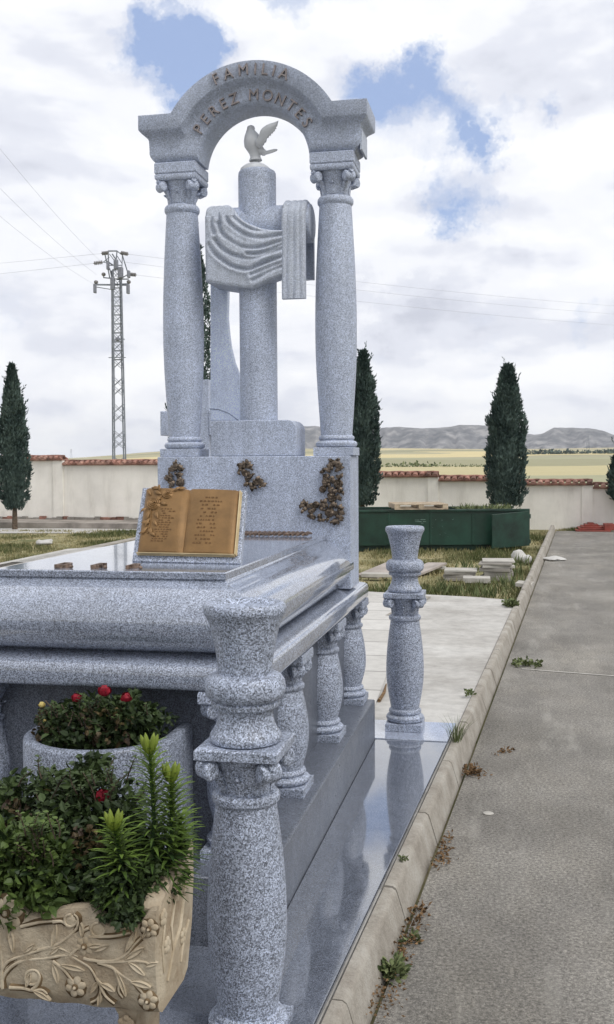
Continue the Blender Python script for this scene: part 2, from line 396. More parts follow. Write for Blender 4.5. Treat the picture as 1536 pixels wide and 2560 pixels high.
h = fixnormals(m.build("hills", mt, ang=60)); kind(h, 'structure')

# haze: the air that fades the far hills
HZ = MB(); HZ.box(-3900, 3900, -3900, 3900, -60, 108)
mt = bpy.data.materials.new("haze_air"); mt.use_nodes = True; t = mt.node_tree; t.nodes.clear()
pv = t.nodes.new('ShaderNodeVolumePrincipled'); pv.inputs['Density'].default_value = .00013; pv.inputs['Color'].default_value = (.86, .90, .97, 1); pv.inputs['Anisotropy'].default_value = 0.2
mo = t.nodes.new('ShaderNodeOutputMaterial'); t.links.new(pv.outputs[0], mo.inputs['Volume'])
HAZE = (HZ, mt)

# ------------------------------------------------------------------ pavement, kerb, road, grass
def kl(y): return -.372 + .0555*(y-5.55)          # kerb, inner line
def kr(y): return -.283 + .0565*(y-5.2)           # kerb foot at the road
def flat(name, pts, z, mat, k='structure', th=.0):
    m = MB(); m.add([(x, y, z) for x, y in pts], [tuple(range(len(pts)))])
    if th: 
        m = MB(); m.loft([[(x, y, z-th) for x, y in pts], [(x, y, z) for x, y in pts]])
    o = fixnormals(m.build(name, mat, smooth=False)); kind(o, k); return o
# road
mt, t, b = newmat("worn_asphalt"); c = objco(t)
a1 = noise_(t, c, .9, 6, .62); a2 = noise_(t, c, 75, 4, .75)
a3 = noise_(t, vmath(t, 'MULTIPLY', c, (1, .45, 1)).outputs[0], 3.5, 7, .7)
ac = ramp(t, a1.outputs[0], [(.34, (.135, .127, .112)), (.5, (.178, .167, .149)), (.66, (.225, .213, .19))])
ac = mix(t, 1.0, ac, ramp(t, a2.outputs[0], [(.34, .50), (.5, 1.0), (.64, 1.55)]), 'MULTIPLY')
ac = mix(t, .7, ac, ramp(t, a3.outputs[0], [(.35, .78), (.5, 1.0), (.72, 1.22)]), 'MULTIPLY')
crack = t.nodes.new('ShaderNodeTexVoronoi'); crack.feature = 'DISTANCE_TO_EDGE'; crack.inputs['Scale'].default_value = .55
cw = vmath(t, 'ADD', c, vmath(t, 'SCALE', noise_(t, c, 5, 5, .7).outputs['Color'], scale=.35).outputs[0]).outputs[0]; t.links.new(cw, crack.inputs['Vector'])
ac = mix(t, .45, ac, ramp(t, crack.outputs['Distance'], [(.0, .5), (.004, 1.0)]), 'MULTIPLY')
a4 = noise_(t, vmath(t, 'MULTIPLY', c, (.9, .28, 1)).outputs[0], 2.2, 9, .72)
ac = mix(t, 1.0, ac, ramp(t, a4.outputs[0], [(.30, (.86, .86, .87)), (.46, (1, 1, 1)), (.58, (1.03, 1.02, 1.0)), (.72, (1.35, 1.33, 1.28))]), 'MULTIPLY')
a5 = noise_(t, c, 260, 2, .6)
ac = mix(t, 1.0, ac, ramp(t, a5.outputs[0], [(.36, .72), (.5, 1.0), (.66, 1.45)]), 'MULTIPLY')
dust = noise_(t, vmath(t, 'MULTIPLY', c, (2.2, .5, 1)).outputs[0], 1.7, 8, .7)
spk = t.nodes.new('ShaderNodeTexVoronoi'); spk.inputs['Scale'].default_value = 42; t.links.new(c, spk.inputs['Vector'])
ac = mix(t, ramp(t, dust.outputs[0], [(.54, 0), (.72, .55)]), ac, (.36, .345, .31))
ac = mix(t, ramp(t, spk.outputs['Distance'], [(.05, .6), (.10, 0)]), ac, mix(t, spk.outputs['Color'], (.06, .055, .05), (.5, .48, .44)))
t.links.new(ac, b.inputs['Base Color']); b.inputs['Roughness'].default_value = .93; bump(t, b, a2.outputs[0], .5, .006)
pts = [(kr(y)+.004, y) for y in (-3, 2, 5, 8, 12, 16, 20, 25.0)] + [(6, 25.0), (6, -3)]
road = flat("road", pts, GZ, mt)
# kerb stones
def kerbmat():
    mt, t, b = newmat("kerb_concrete"); c = objco(t)
    k1 = noise_(t, c, 5, 8, .7); k2 = noise_(t, c, 120, 3, .7)
    kc = ramp(t, k1.outputs[0], [(.3, (.20, .175, .145)), (.5, (.31, .285, .245)), (.7, (.40, .38, .34))])
    kc = mix(t, .6, kc, ramp(t, k2.outputs[0], [(.3, .7), (.6, 1.1)]), 'MULTIPLY')
    t.links.new(kc, b.inputs['Base Color']); b.inputs['Roughness'].default_value = .95; bump(t, b, k2.outputs[0], .4, .006); return mt
KM = kerbmat()
m = MB(); y = 1.2; i = 0
while y < 25.2:
    L = .80; ys = [y+.004, y+L*.5, y+L-.004]; dz = .0015*math.sin(i*2.3); dx = .0012*math.sin(i*1.7)
    rings = []
    for q in ys:
        a, c_ = kl(q)+.006+dx, kr(q)+dx
        rings.append([(a, q, GZ-.05), (a, q, -.012+dz), (a+.008, q, -.003+dz), (c_-.064, q, -.004+dz), (c_-.052, q, -.012+dz), (c_-.046, q, -.026+dz), (c_-.012, q, GZ-.02)])
    m.loft(rings); y += L+.004; i += 1
kerb = fixnormals(m.build("kerb", KM, ang=50)); kind(kerb, 'structure')
# concrete yard
mt, t, b = newmat("pale_concrete"); c = objco(t)
p1 = noise_(t, c, 1.1, 8, .65); p2 = noise_(t, c, 12, 6, .7)
pc = ramp(t, p1.outputs[0], [(.32, (.34, .325, .30)), (.5, (.45, .436, .41)), (.68, (.52, .51, .485))])
pc = mix(t, .8, pc, ramp(t, p2.outputs[0], [(.3, .74), (.6, 1.06)]), 'MULTIPLY')
p3 = noise_(t, vmath(t, 'MULTIPLY', c, (.5, 1.6, 1)).outputs[0], 2.6, 9, .75)
pc = mix(t, 1.0, pc, ramp(t, p3.outputs[0], [(.28, (.70, .68, .64)), (.44, (.97, .965, .955)), (.7, (1.08, 1.08, 1.08))]), 'MULTIPLY')
t.links.new(pc, b.inputs['Base Color']); b.inputs['Roughness'].default_value = .85; bump(t, b, p2.outputs[0], .2, .01)
CONC = mt
pts = [(kl(y)+.002, y) for y in (2.06, 4, 8, 11.6)] + [(-.52, 11.83), (-1.83, 12.15), (-4.5, 12.6), (-7.17, 18.5), (-8.0, 17.5), (-7.9, 14.2), (-8.6, 11.0), (-10, 2.06)]
pad = flat("concrete_pavement", pts, -.02, mt, th=.08)
flat("unseen_dark_ground", [(-14, -12), (kl(-12), -12), (kl(2.04), 2.04), (-14, 2.04)], -.015, simple("added_dark_ground", (.055, .055, .055), .95, .2, 0, .2, 30, .4, 80))  # unseen dark ground added behind the camera to darken reflections in the polished tomb
# paving slabs beside the tomb (jointed part)
mt, t, b = newmat("paving_slabs"); c = objco(t)
br = t.nodes.new('ShaderNodeTexBrick'); br.inputs['Scale'].default_value = 1.0; br.inputs['Brick Width'].default_value = 1.6; br.inputs['Row Height'].default_value = .62
br.inputs['Mortar Size'].default_value = .010; br.offset = .5
br.inputs['Color1'].default_value = (.54, .525, .495, 1); br.inputs['Color2'].default_value = (.46, .445, .415, 1); br.inputs['Mortar'].default_value = (.20, .19, .175, 1)
t.links.new(c, br.inputs['Vector'])
q2 = noise_(t, c, 9, 7, .7)
t.links.new(mix(t, .6, br.outputs['Color'], ramp(t, q2.outputs[0], [(.3, .78), (.6, 1.08)]), 'MULTIPLY'), b.inputs['Base Color']); b.inputs['Roughness'].default_value = .85
flat("paving", [(-2.4, 5.96), (-.86, 5.96), (-.93, 7.4), (-1.055, 9.66), (-1.03, 11.4), (-2.4, 11.8)], -.014, mt)
flat("paving_seam", [(-1.30, 10.2), (-1.16, 10.2), (-.97, 11.7), (-1.08, 11.75)], -.010, KM)
# path by the wall and the raised bed kerb
A = onZ(-60, 1331, GZ); B = onZ(420, 1329, GZ); C_ = onZ(420, 1318, GZ); D = onZ(-60, 1318, GZ)
flat("path", [(A.x-3, A.y-.3), (B.x+2.5, B.y), (C_.x+2.5, C_.y), (D.x-3, D.y-.3)], GZ-.02, CONC)

# road seam, pale concrete streak
m = MB(); a = onZ(1305, 1672, GZ+.004); bb = onZ(1700, 1702, GZ+.004); N_ = 40; up_, dn_ = [], []
for i in range(N_+1):
    p = a.lerp(bb, i/N_); w_ = .012+.010*noise.noise(Vector((i*.7, 0, 0)))
    up_.append((p.x, p.y+w_, GZ+.004)); dn_.append((p.x, p.y-w_, GZ+.004))
m.add(dn_+up_[::-1], [tuple(range(2*N_+2))])
kind(m.build("road_seam", SLABL, smooth=False), 'structure')

# grass
def in_poly(x, y, P):
    r = False; j = len(P)-1
    for i in range(len(P)):
        if (P[i][1] > y) != (P[j][1] > y) and x < (P[j][0]-P[i][0])*(y-P[i][1])/(P[j][1]-P[i][1])+P[i][0]: r = not r
        j = i
    return r
def grass_patch(name, poly, n, h0, h1, zb, edge=None):
    m = MB(); xs = [p[0] for p in poly]; ys = [p[1] for p in poly]; k = 0
    while k < n:
        x = random.uniform(min(xs), max(xs)); y = random.uniform(min(ys), max(ys))
        if not in_poly(x, y, poly): continue
        den = noise.fractal(Vector((x*.9, y*.5, 2)), 1, 2, 4)
        if random.random() > .62+den*1.2: k += .3; continue
        k += 1
        for q in range(3):
            p = Vector((x+random.gauss(0, .03), y+random.gauss(0, .03), zb)); h = random.uniform(h0, h1)*(1+.8*den)
            a = random.uniform(0, 6.28); w_ = random.uniform(.006, .014)
            s_ = Vector((math.cos(a), math.sin(a), 0)); ln = Vector((random.gauss(0, .35), random.gauss(0, .35), 1)).normalized()
            tn = max(0, min(1, .5+den*1.4+random.gauss(0, .18)))
            tn = 1-tn if random.random() < .9 else random.random()
            m.add([p-s_*w_, p+s_*w_, p+ln*h], [(0, 1, 2)], 0, tn)
    o = m.build(name, L_GRASS, smooth=False, tone=True); kind(o, 'stuff'); return o
PR = [(kl(11.75)-.03, 11.85), (kl(18), 18), (kl(25), 25.6), (-3, 25.8), (-3, 13), (-2.2, 12.3), (-.6, 11.92)]
grass_patch("grass", PR, 9000, .03, .10, GZ-.03)
PL_ = [(-7.4, 17.6), (-7.4, 24.4), (-8, 25.2), (-16, 25.0), (-14, 18), (-9.8, 15.2)]
grass_patch("grass", [(-7.55, 14.6), (-7.25, 18.4), (-5.5, 20.4), (-5.5, 24.6), (-9, 24.3), (-16, 23.6), (-16, 14)], 16000, .03, .08, GZ-.03)
# pale edging strip of the yard on the left
ra, rb = onZ(-40, 1427, -.02), onZ(420, 1331, -.02)
m = MB(); dd = (rb-ra); nrm_ = Vector((-dd.y, dd.x, 0)).normalized()*.22
m.loft([[ra+Vector((0, 0, -.1)), ra, ra+nrm_, ra+nrm_+Vector((0, 0, -.1))], [rb+Vector((0, 0, -.1)), rb, rb+nrm_, rb+nrm_+Vector((0, 0, -.1))]])
kind(fixnormals(m.build("kerb_edging", KM)), 'structure')

# ------------------------------------------------------------------ platform
XC = -1.313
plat = thing("grave_platform", "polished grey granite slab floor under the tomb, edged by the concrete kerb", "platform", (XC, 4, 0))
m = MB(); pp = [(-2.3, 2.05), (kl(2.05)+.002, 2.05), (kl(3.4)-.001, 3.4), (kl(3.4)-.001, 3.405), (-2.3, 3.405)]
def slabpoly(name, pts, z, th, mat, ang_=0):
    m = MB(); m.loft([[(x, y, z-th) for x, y in pts], [(x, y, z) for x, y in pts]])
    return fixnormals(m.build(name, mat, plat, smooth=False, bevel=.002))
JX = -.765
slabpoly("floor_slab", [(-2.3, 2.05), (JX, 2.05), (JX, 5.545), (-2.3, 5.545)], 0, .1, G_FLOOR)
slabpoly("floor_slab", [(JX+.003, 2.05), (kl(2.05)-.003, 2.05), (kl(5.545)-.003, 5.545), (JX+.003, 5.545)], .001, .1, G_FLOOR)
slabpoly("floor_strip", [(-2.3, 5.549), (kl(5.549)-.003, 5.549), (kl(5.95)-.003, 5.95), (-2.3, 5.95)], .006, .1, G_STRIP)

# ------------------------------------------------------------------ turned pillars
BASE = [(.0805, .120), (.086, .124), (.091, .131), (.0915, .140), (.088, .149), (.083, .153)]
def capital(m, cx, cy, z0, z1, half, up=0.0, mi=0):
    """flaring bell with corner scrolls and leaves, from the neck z0 to the plate bottom z1"""
    H = z1-z0
    m.lathe(cx, cy, [(.066, z0-.01), (.070, z0+.02*H), (.071, z0+.25*H), (.074, z0+.5*H), (.080, z0+.7*H), (.090, z0+.9*H), (.096, z1)], 40, mi)
    for k in range(4):
        a = R(45+90*k); d = Vector((math.cos(a), math.sin(a), 0)); s_ = Vector((-d.y, d.x, 0)); c = Vector((cx, cy, 0))
        ctr = c+d*(half*1.414-.037)+Vector((0, 0, z1-.23*H-.004))
        r0 = .022
        rings = []
        for q in range(13):
            t = -.5+q/12; ww = r0*(1 if abs(t) < .49 else .8)
            rings.append([ctr+s_*t*.058+d*(ww*math.cos(2*math.pi*i/14))+Vector((0, 0, ww*1.15*math.sin(2*math.pi*i/14))) for i in range(14)])
        m.loft(rings, mi)
        # stalk from the bell up to the scroll
        m.tube([c+d*.070+Vector((0, 0, z0+.25*H)), c+d*.082+Vector((0, 0, z0+.5*H)), c+d*(half*1.25-.02)+Vector((0, 0, z1-.12*H)), c+d*(half*1.3)+Vector((0, 0, z1-.05*H))], [.010, .013, .014, .012], 8, mi)
    for k in range(8):
        a = R(45*k); d = Vector((math.cos(a), math.sin(a), 0)); s_ = Vector((-d.y, d.x, 0)); c = Vector((cx, cy, 0))
        rings = []
        for q in range(8):
            t = q/7; rr = .070+.012*t*t+(.012 if t > .8 else 0); zz_ = z0+.05*H+H*.52*t; ww = .017*math.sin(math.pi*min(1, .25+t*.75))+.002
            rings.append([c+d*(rr+.006)+Vector((0, 0, zz_)), c+d*rr+s_*ww+Vector((0, 0, zz_)), c+d*(rr-.01)+Vector((0, 0, zz_)), c+d*rr-s_*ww+Vector((0, 0, zz_))])
        m.loft(rings, mi)
def base_(m, cx, cy, z, k=1.0, h=1.0):
    m.lathe(cx, cy, [(.090, z), (.101*k, z+.006*h), (.106*k, z+.018*h), (.105*k, z+.028*h), (.097*k, z+.037*h), (.087*k, z+.041*h), (.084*k, z+.044*h),
                     (.089*k, z+.048*h), (.0915*k, z+.056*h), (.089*k, z+.066*h), (.083*k, z+.071*h), (.079*k, z+.074*h)], 48)
def shaft_(m, cx, cy, z0, z1, rb=.080, rm=.1065, rt=.081, bulge=.43):
    pr = []
    for i in range(25):
        t = i/24
        if t < bulge: r = rb+(rm-rb)*math.sin(math.pi/2*t/bulge)**1.1
        else: r = rm-(rm-rt)*(1-math.cos(math.pi/2*(t-bulge)/(1-bulge)))
        pr.append((r, z0+(z1-z0)*t))
    m.lathe(cx, cy, pr, 56)
def ring_(m, cx, cy, z0, z1, r):
    h = z1-z0; m.lathe(cx, cy, [(.072, z0-.002), (r-.008, z0), (r-.001, z0+h*.25), (r, z0+h*.5), (r-.001, z0+h*.75), (r-.008, z1), (.068, z1+.002)], 48)

def make_post(label, low=False):
    px_, py_ = 0, 0
    t = thing("flower_post", label, "pillar", (0, 0, 0), "turned granite pillars with flower cups at the platform corners")
    zb_, hb_ = (.018, .52) if low else (.043, 1.0)
    m = MB(); m.rect(-.101, .101, -.101, .101, [(.002, 0), (0, .002), (0, zb_-.002), (.002, zb_)]); base_(m, 0, 0, zb_, 1.0, hb_); m.build("base", G_POST, t)
    m = MB(); shaft_(m, 0, 0, zb_+.072*hb_, .612, .079, .1055, .080); m.build("shaft", G_POST, t)
    m = MB(); ring_(m, 0, 0, .612, .642, .090); capital(m, 0, 0, .642, .742, .108); m.rect(-.109, .109, -.109, .109, [(.006, .742), (0, .746), (0, .768), (.003, .772)]); m.build("capital", G_POST, t)
    m = MB()
    m.lathe(0, 0, [(.080, .772), (.092, .776), (.095, .784), (.0935, .793), (.086, .803), (.078, .818), (.0735, .834), (.072, .850), (.0735, .860), (.078, .866),
                   (.088, .867), (.0905, .872), (.0905, .880), (.086, .884), (.090, .886), (.099, .892), (.105, .903), (.1065, .918), (.104, .934), (.096, .946), (.082, .953), (.0715, .955),
                   (.0715, .965), (.074, .990), (.0785, 1.02), (.086, 1.055), (.095, 1.088), (.1015, 1.103), (.1065, 1.110), (.109, 1.118), (.109, 1.128), (.1045, 1.136), (.097, 1.139),
                   (.088, 1.137), (.080, 1.132), (.074, 1.125), (.0, 1.122)], 64, cap=False)
    cup = m.build("cup", G_POST, t)
    return t
def copy_tree(o, parent=None):
    c = o.copy(); COL.objects.link(c)
    if parent is not None: c.parent = parent
    for ch in list(o.children): copy_tree(ch, c)
    return c
p1_ = make_post("large turned granite pillar with flower cup nearest the camera, in front of the tomb corner", True)
p2_ = make_post(""); p1_.location = (-.703, 2.615, .0); p2_.location = (-.628, 5.795, .006)
p2_['label'] = "free-standing granite pillar with flower cup at the platform's far corner, before the green skip"

# ------------------------------------------------------------------ tomb
tomb = thing("tomb", "grey granite tomb with rounded edge slab on short columns under a flat cover", "tomb", (XC, 4.3, 0))
TX0, TX1, TY0, TY1 = -1.93, -.800, 3.155, 5.575
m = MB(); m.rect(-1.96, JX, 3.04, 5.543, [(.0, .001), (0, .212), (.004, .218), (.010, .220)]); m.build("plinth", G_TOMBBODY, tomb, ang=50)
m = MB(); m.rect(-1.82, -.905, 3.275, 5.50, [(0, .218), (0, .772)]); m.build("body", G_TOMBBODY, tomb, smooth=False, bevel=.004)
def make_bal():
    m = MB(); z = .219; hh = .55
    m.rect(-.101, .101, -.101, .101, [(.002, z), (0, z+.002), (0, z+.033), (.002, z+.035)]); base_(m, 0, 0, z+.035, .98, .78)
    shaft_(m, 0, 0, z+.09, .622, .076, .1015, .076)
    ring_(m, 0, 0, .620, .645, .086); capital(m, 0, 0, .645, .728, .098); m.rect(-.103, .103, -.103, .103, [(.006, .728), (0, .733), (0, .762), (.003, .7705)])
    return m
bal = None
for (bx, by) in [(-.905, 3.93), (-.905, 4.73), (-.905, 5.472), (-.905, 3.262), (-1.825, 3.262), (-1.825, 3.93), (-1.825, 4.73), (-1.825, 5.472)]:
    if bal is None:
        bal = make_bal().build("baluster", G_POST, tomb); bal.location = (bx-XC, by-4.3, 0)
        for v in bal.data.vertices: v.co += Vector((XC, 4.3, 0))
    else:
        c2 = bal.copy(); COL.objects.link(c2); c2.parent = tomb; c2.location = (bx-XC, by-4.3, 0)
m = MB(); m.rect(TX0, TX1, TY0, TY1, [(.020, .771), (.008, .7735), (.002, .780), (0, .790), (0, .832), (.003, .842), (.010, .850), (.022, .8555), (.035, .858), (.10, .8735)], rad=.02)
m.build("ledge", G_POLISH, tomb, ang=50)
prof = [(.128, .872), (.122, .878), (.100, .883)]
for i in range(11):
    a = R(-72+i*13.5); prof.append((.103-.083*math.cos(a)*1.0, .980+.098*math.sin(a)))
prof += [(.088, 1.086), (.105, 1.092), (.122, 1.098), (.138, 1.106), (.146, 1.112), (.148, 1.117), (.30, 1.118)]
m = MB(); m.rect(TX0, TX1, TY0-.01, 5.22, prof, rad=.02); m.build("rounded_slab", G_POLISH, tomb, ang=55)
m = MB(); m.rect(-1.775, -.946, 3.285, 5.11, [(.002, 1.1175), (0, 1.119), (0, 1.138), (.004, 1.142)]); cv = m.build("cover", G_POLISH, tomb, ang=40)

# bronze letters on the cover
def text_mb(ch, size, depth, M_, mb, bold=.0, mi=0):
    cu = bpy.data.curves.new("tmp_t", 'FONT'); cu.body = ch; cu.size = size; cu.extrude = depth*.5; cu.align_x = 'CENTER'; cu.offset = bold; cu.bevel_depth = 0.0 if depth > .01 else depth*.1; cu.bevel_resolution = 0; cu.resolution_u = 6
    ob = bpy.data.objects.new("tmp_t", cu); COL.objects.link(ob)
    dg = bpy.context.evaluated_depsgraph_get(); me = bpy.data.meshes.new_from_object(ob.evaluated_get(dg))
    mb.add([M_ @ v.co for v in me.vertices], [tuple(p.vertices) for p in me.polygons], mi)
    bpy.data.objects.remove(ob); bpy.data.curves.remove(cu); bpy.data.meshes.remove(me)
for ch, x in (("D", -1.555), ("E", -1.43), ("P", -1.302)):
    m = MB(); Mx = Matrix.Translation((x, 3.335, 1.1490)) @ Matrix.Diagonal((.95, 1.7, 1, 1))
    text_mb(ch, .072, .013, Mx, m, 0)
    o = fixnormals(m.build("bronze_letter", BRONZE_L, tomb, ang=40))
    m = MB(); m.lathe(x+.038, 3.345, [(.004, 1.143), (.007, 1.145), (.007, 1.150), (.004, 1.153), (.0005, 1.154)], 12); m.build("bronze_dot", BRONZE_L, tomb)
# row of small bronze ornaments at the head of the cover
m = MB(); random.seed(3)
x = -1.36
while x < -1.03:
    w_ = random.uniform(.012, .022)
    m.tube([(x, 4.93, 1.152), (x+w_*.6, 5.0, 1.158), (x+w_, 5.045, 1.152)], [.007, .009, .005], 6)
    if random.random() < .7: m.blob((x+w_*.7, 4.97+random.uniform(-.03, .04), 1.154), .011, .018, .008, u=8, v=5)
    x += w_+random.uniform(.002, .008)
m.build("bronze_inscription", BRONZE_L, tomb)
# ------------------------------------------------------------------ headstone with columns and arch
head = thing("headstone_arch", "tall granite headstone with two columns carrying a lettered arch over the cross", "headstone", (XC, 5.2, .87))
BX0, BX1, BY0, BY1 = -1.828, -.822, 5.10, 5.36
m = MB(); m.rect(BX0, BX1, BY0, BY1, [(0, .872), (0, 1.533), (.003, 1.5365)]); m.build("pedestal", G_HONED, head, smooth=False, bevel=.003)
CY = 5.215
def column(cx):
    m = MB(); m.rect(cx-.101, cx+.101, CY-.101, CY+.101, [(.002, 1.537), (0, 1.539), (0, 1.576), (.002, 1.578)]); base_(m, cx, CY, 1.578, 1.0, .85); bs_ = m.build("column_base", G_HONED, head)
    m = MB(); shaft_(m, cx, CY, 1.638, 2.79, .080, .1055, .081, .46); m.build("column_shaft", G_HONED, head)
    m = MB(); ring_(m, cx, CY, 2.788, 2.828, .091); capital(m, cx, CY, 2.828, 2.945, .108)
    m.rect(cx-.109, cx+.109, CY-.109, CY+.109, [(.008, 2.943), (.002, 2.948), (0, 2.955), (0, 2.968), (.004, 2.974)])
    m.rect(cx-.110, cx+.110, CY-.110, CY+.110, [(.004, 2.9745), (0, 2.980), (0, 3.026), (.006, 3.031)]); m.build("column_capital", G_HONED, head)
column(-1.717); column(-.911)
# arch with its impost blocks: one moulded profile swept over both
AC = (-1.312, 3.0); RO = .485; HI = .258; WF, WC = .150, .104; WX = .583
rowsP = [  # (uz, ur, halfdepth, xend)
 (0, 0, WF, WX), (.070, .075, WF, WX), (.076, .081, WF-.004, WX-.003), (.084, .088, WF-.016, WX-.010), (.094, .096, WF-.030, WX-.024), (.104, .104, WC+.006, WX-.036),
 (.116, .112, WC, WX-.040), (.16, .145, WC, WX-.042), (.182, .168, WC, WX-.042), (.196, .183, WC-.003, WX-.046), (.210, .192, WC-.010, WX-.055), (.221, .1975, WC-.022, WX-.066), (.227, .200, WC-.030, WX-.074)]
NA = 44
def arch_ring(uz, ur, w, xe, side):
    z = HI-uz; r = RO-ur; pts = []
    a = math.sqrt(max(1e-6, r*r-z*z)); th0 = math.atan2(z, a)
    xs = [-xe, lerp(-xe, -a, .5), -a]
    for x in xs: pts.append((x, z))
    for i in range(1, NA): 
        th = math.pi-th0-(math.pi-2*th0)*i/NA; pts.append((r*math.cos(th), r*math.sin(th)))
    for x in reversed(xs): pts.append((-x, z))
    return [(AC[0]+x, CY+side*w, AC[1]+z_) for x, z_ in pts]
m = MB(); loops = [arch_ring(*q, -1) for q in rowsP]+[arch_ring(*q, 1) for q in reversed(rowsP)]
n = len(loops[0]); K = len(loops); o0 = len(m.v)
for lp in loops: m.v += [Vector(p) for p in lp]
for k in range(K):
    k2 = (k+1) % K
    for i in range(n-1): m.f.append((o0+k*n+i, o0+k*n+i+1, o0+k2*n+i+1, o0+k2*n+i)); m.mi.append(0); m.tone.append(.5)
for e in (0, n-1):
    for k in range(len(rowsP)-1):
        m.f.append((o0+k*n+e, o0+(k+1)*n+e, o0+(K-2-k)*n+e, o0+(K-1-k)*n+e)); m.mi.append(0); m.tone.append(.5)
arch = fixnormals(m.build("arch", G_ARCH, head, ang=38))
# pale plate added on the arch's right end, its sky-lit brightness put into colour
m = MB(); m.box(-.7735, -.762, CY-.085, CY+.09, 3.035, 3.135); m.build("sky_light_patch", G_LIGHT, head, bevel=.002)
def arc_text(word, r, y, th_mid, step, size, name):
    m = MB(); cur = 0; wd = {'I': .55, 'M': 1.25, ' ': .55, 'O': 1.1, 'A': 1.05, 'N': 1.1, 'L': .85, 'E': .9, 'F': .9}
    ws = [wd.get(c, 1.0) for c in word]; tot_ = sum(ws)
    for c, w_ in zip(word, ws):
        th = th_mid - (cur+w_/2-tot_/2)*step; cur += w_
        if c == ' ': continue
        a = math.pi/2 - th
        # letter stands upright on the arc, thickened towards the viewer
        Mx = Matrix.Translation((AC[0]-math.sin(-th)*r if False else AC[0]+r*math.sin(-th), y, AC[1]+r*math.cos(-th))) @ Matrix.Rotation(-th, 4, 'Y') @ Matrix.Rotation(R(90), 4, 'X')
        text_mb(c, size, .014, Mx @ Matrix.Diagonal((.92, 1, 1, 1)), m, 0)
    return fixnormals(m.build(name, LETTER, head, ang=40))
arc_text("FAMILIA", .414, CY-WF-.006, R(-.8), R(8.9), .078, "raised_lettering")
arc_text("PEREZ MONTES", .305, CY-WC-.006, R(-.5), R(10.7), .078, "raised_lettering")

# bronze flower sprays
def spray(name, items, label):
    rs = random.Random(len(items)); items = list(items)
    for (px, py, ty, s_) in list(items):
        for q in range(2): items.append((px+rs.gauss(0, 5), py+rs.gauss(0, 5), rs.uniform(0, 360), rs.uniform(.010, .016)))
    """items: (px,py,type,size) on the face of the pedestal"""
    m = MB(); yf = BY0
    for (px, py, ty, s_) in items:
        c = onY(px, py, yf-.012); 
        if ty == 'r':      # rose: concentric cupped rings
            m.blob((c.x, c.y+.004, c.z), s_*1.15, .010, s_*1.15, u=12, v=6)
            for q, rr in enumerate((.95, .66, .36)):
                pts = [(c.x+s_*rr*math.cos(a_*math.pi/6+q), c.y-.006-.005*q, c.z+s_*rr*math.sin(a_*math.pi/6+q)) for a_ in range(13)]
                m.tube(pts, s_*.13, 5)
        elif ty == 'b': m.blob(c, s_*.7, .012, s_*.8, u=10, v=6)
        else:              # leaf with direction ty (degrees)
            d = Vector((math.cos(R(ty)), 0, math.sin(R(ty)))); s2 = Vector((-d.z, 0, d.x)); rings = []
            for q in range(7):
                t_ = q/6; w_ = s_*.60*math.sin(math.pi*(.08+.9*t_)); cc = c+d*s_*2.1*(t_-.45)+Vector((0, -.012*math.sin(math.pi*t_), 0))
                rings.append([cc+s2*w_, cc+Vector((0, -.004, 0)), cc-s2*w_, cc+Vector((0, .006, 0))])
            m.loft(rings)
    o = m.build(name, BRONZE, head, ang=60); o['label'] = label
def leaves(cx, cy, n, rad, s_, a0=0, spread=360):
    out = []
    for i in range(n):
        a = a0+spread*i/max(1, n-(0 if spread == 360 else 1))
        out.append((cx+rad*math.cos(R(a)), cy-rad*math.sin(R(a)), a, s_))
    return out
spray("bronze_spray", leaves(443, 1178, 7, 12, .017, 20, 140)+[(447, 1185, 'b', .013)]+leaves(440, 1195, 6, 14, .016, 150, 240)+[(452, 1208, 'r', .018), (424, 1203, 'b', .016), (420, 1192, 150, .014), (432, 1212, 'b', .015), (452, 1195, 'b', .011)], "small bronze rose spray behind the book plaque")
spray("bronze_spray", leaves(616, 1172, 7, 13, .016, 30, 160)+[(613, 1183, 'r', .015), (630, 1190, 60, .015), (622, 1197, 200, .016), (640, 1206, 'r', .015), (631, 1214, 'b', .014), (619, 1209, 'b', .014), (645, 1196, 40, .016), (652, 1207, 0, .017), (658, 1213, -12, .016), (632, 1222, 260, .015), (625, 1190, 'b', .012)], "bronze rose spray near the middle of the headstone face")
spray("bronze_spray", leaves(838, 1172, 8, 14, .018, 10, 170)+leaves(832, 1185, 5, 16, .016, 140, 260)+[(846, 1210, 'r', .021), (807, 1223, 'r', .016), (826, 1198, 'b', .014), (822, 1212, 'b', .016), (838, 1228, 250, .018), (850, 1228, 'b', .015), (848, 1243, 300, .020), (826, 1238, 'r', .014), (813, 1208, 130, .016), (812, 1196, 110, .014), (835, 1245, 'r', .013), (826, 1225, 90, .02),
      (814, 1252, 240, .017), (808, 1262, 225, .018), (790, 1262, 'r', .016), (773, 1265, 170, .019), (762, 1256, 110, .017), (756, 1264, 180, .016), (764, 1272, 200, .018), (780, 1278, 190, .019), (778, 1290, 'b', .019), (785, 1294, 'b', .015), (800, 1293, 'b', .017), (805, 1272, 330, .016), (824, 1281, 'r', .022),
      (838, 1283, 10, .02), (850, 1268, 55, .018), (853, 1280, 0, .017), (852, 1292, 330, .018), (843, 1303, 300, .018), (836, 1304, 270, .018), (820, 1298, 250, .015), (840, 1264, 95, .017), (833, 1260, 270, .02)], "large L-shaped bronze rose spray at the right of the headstone")

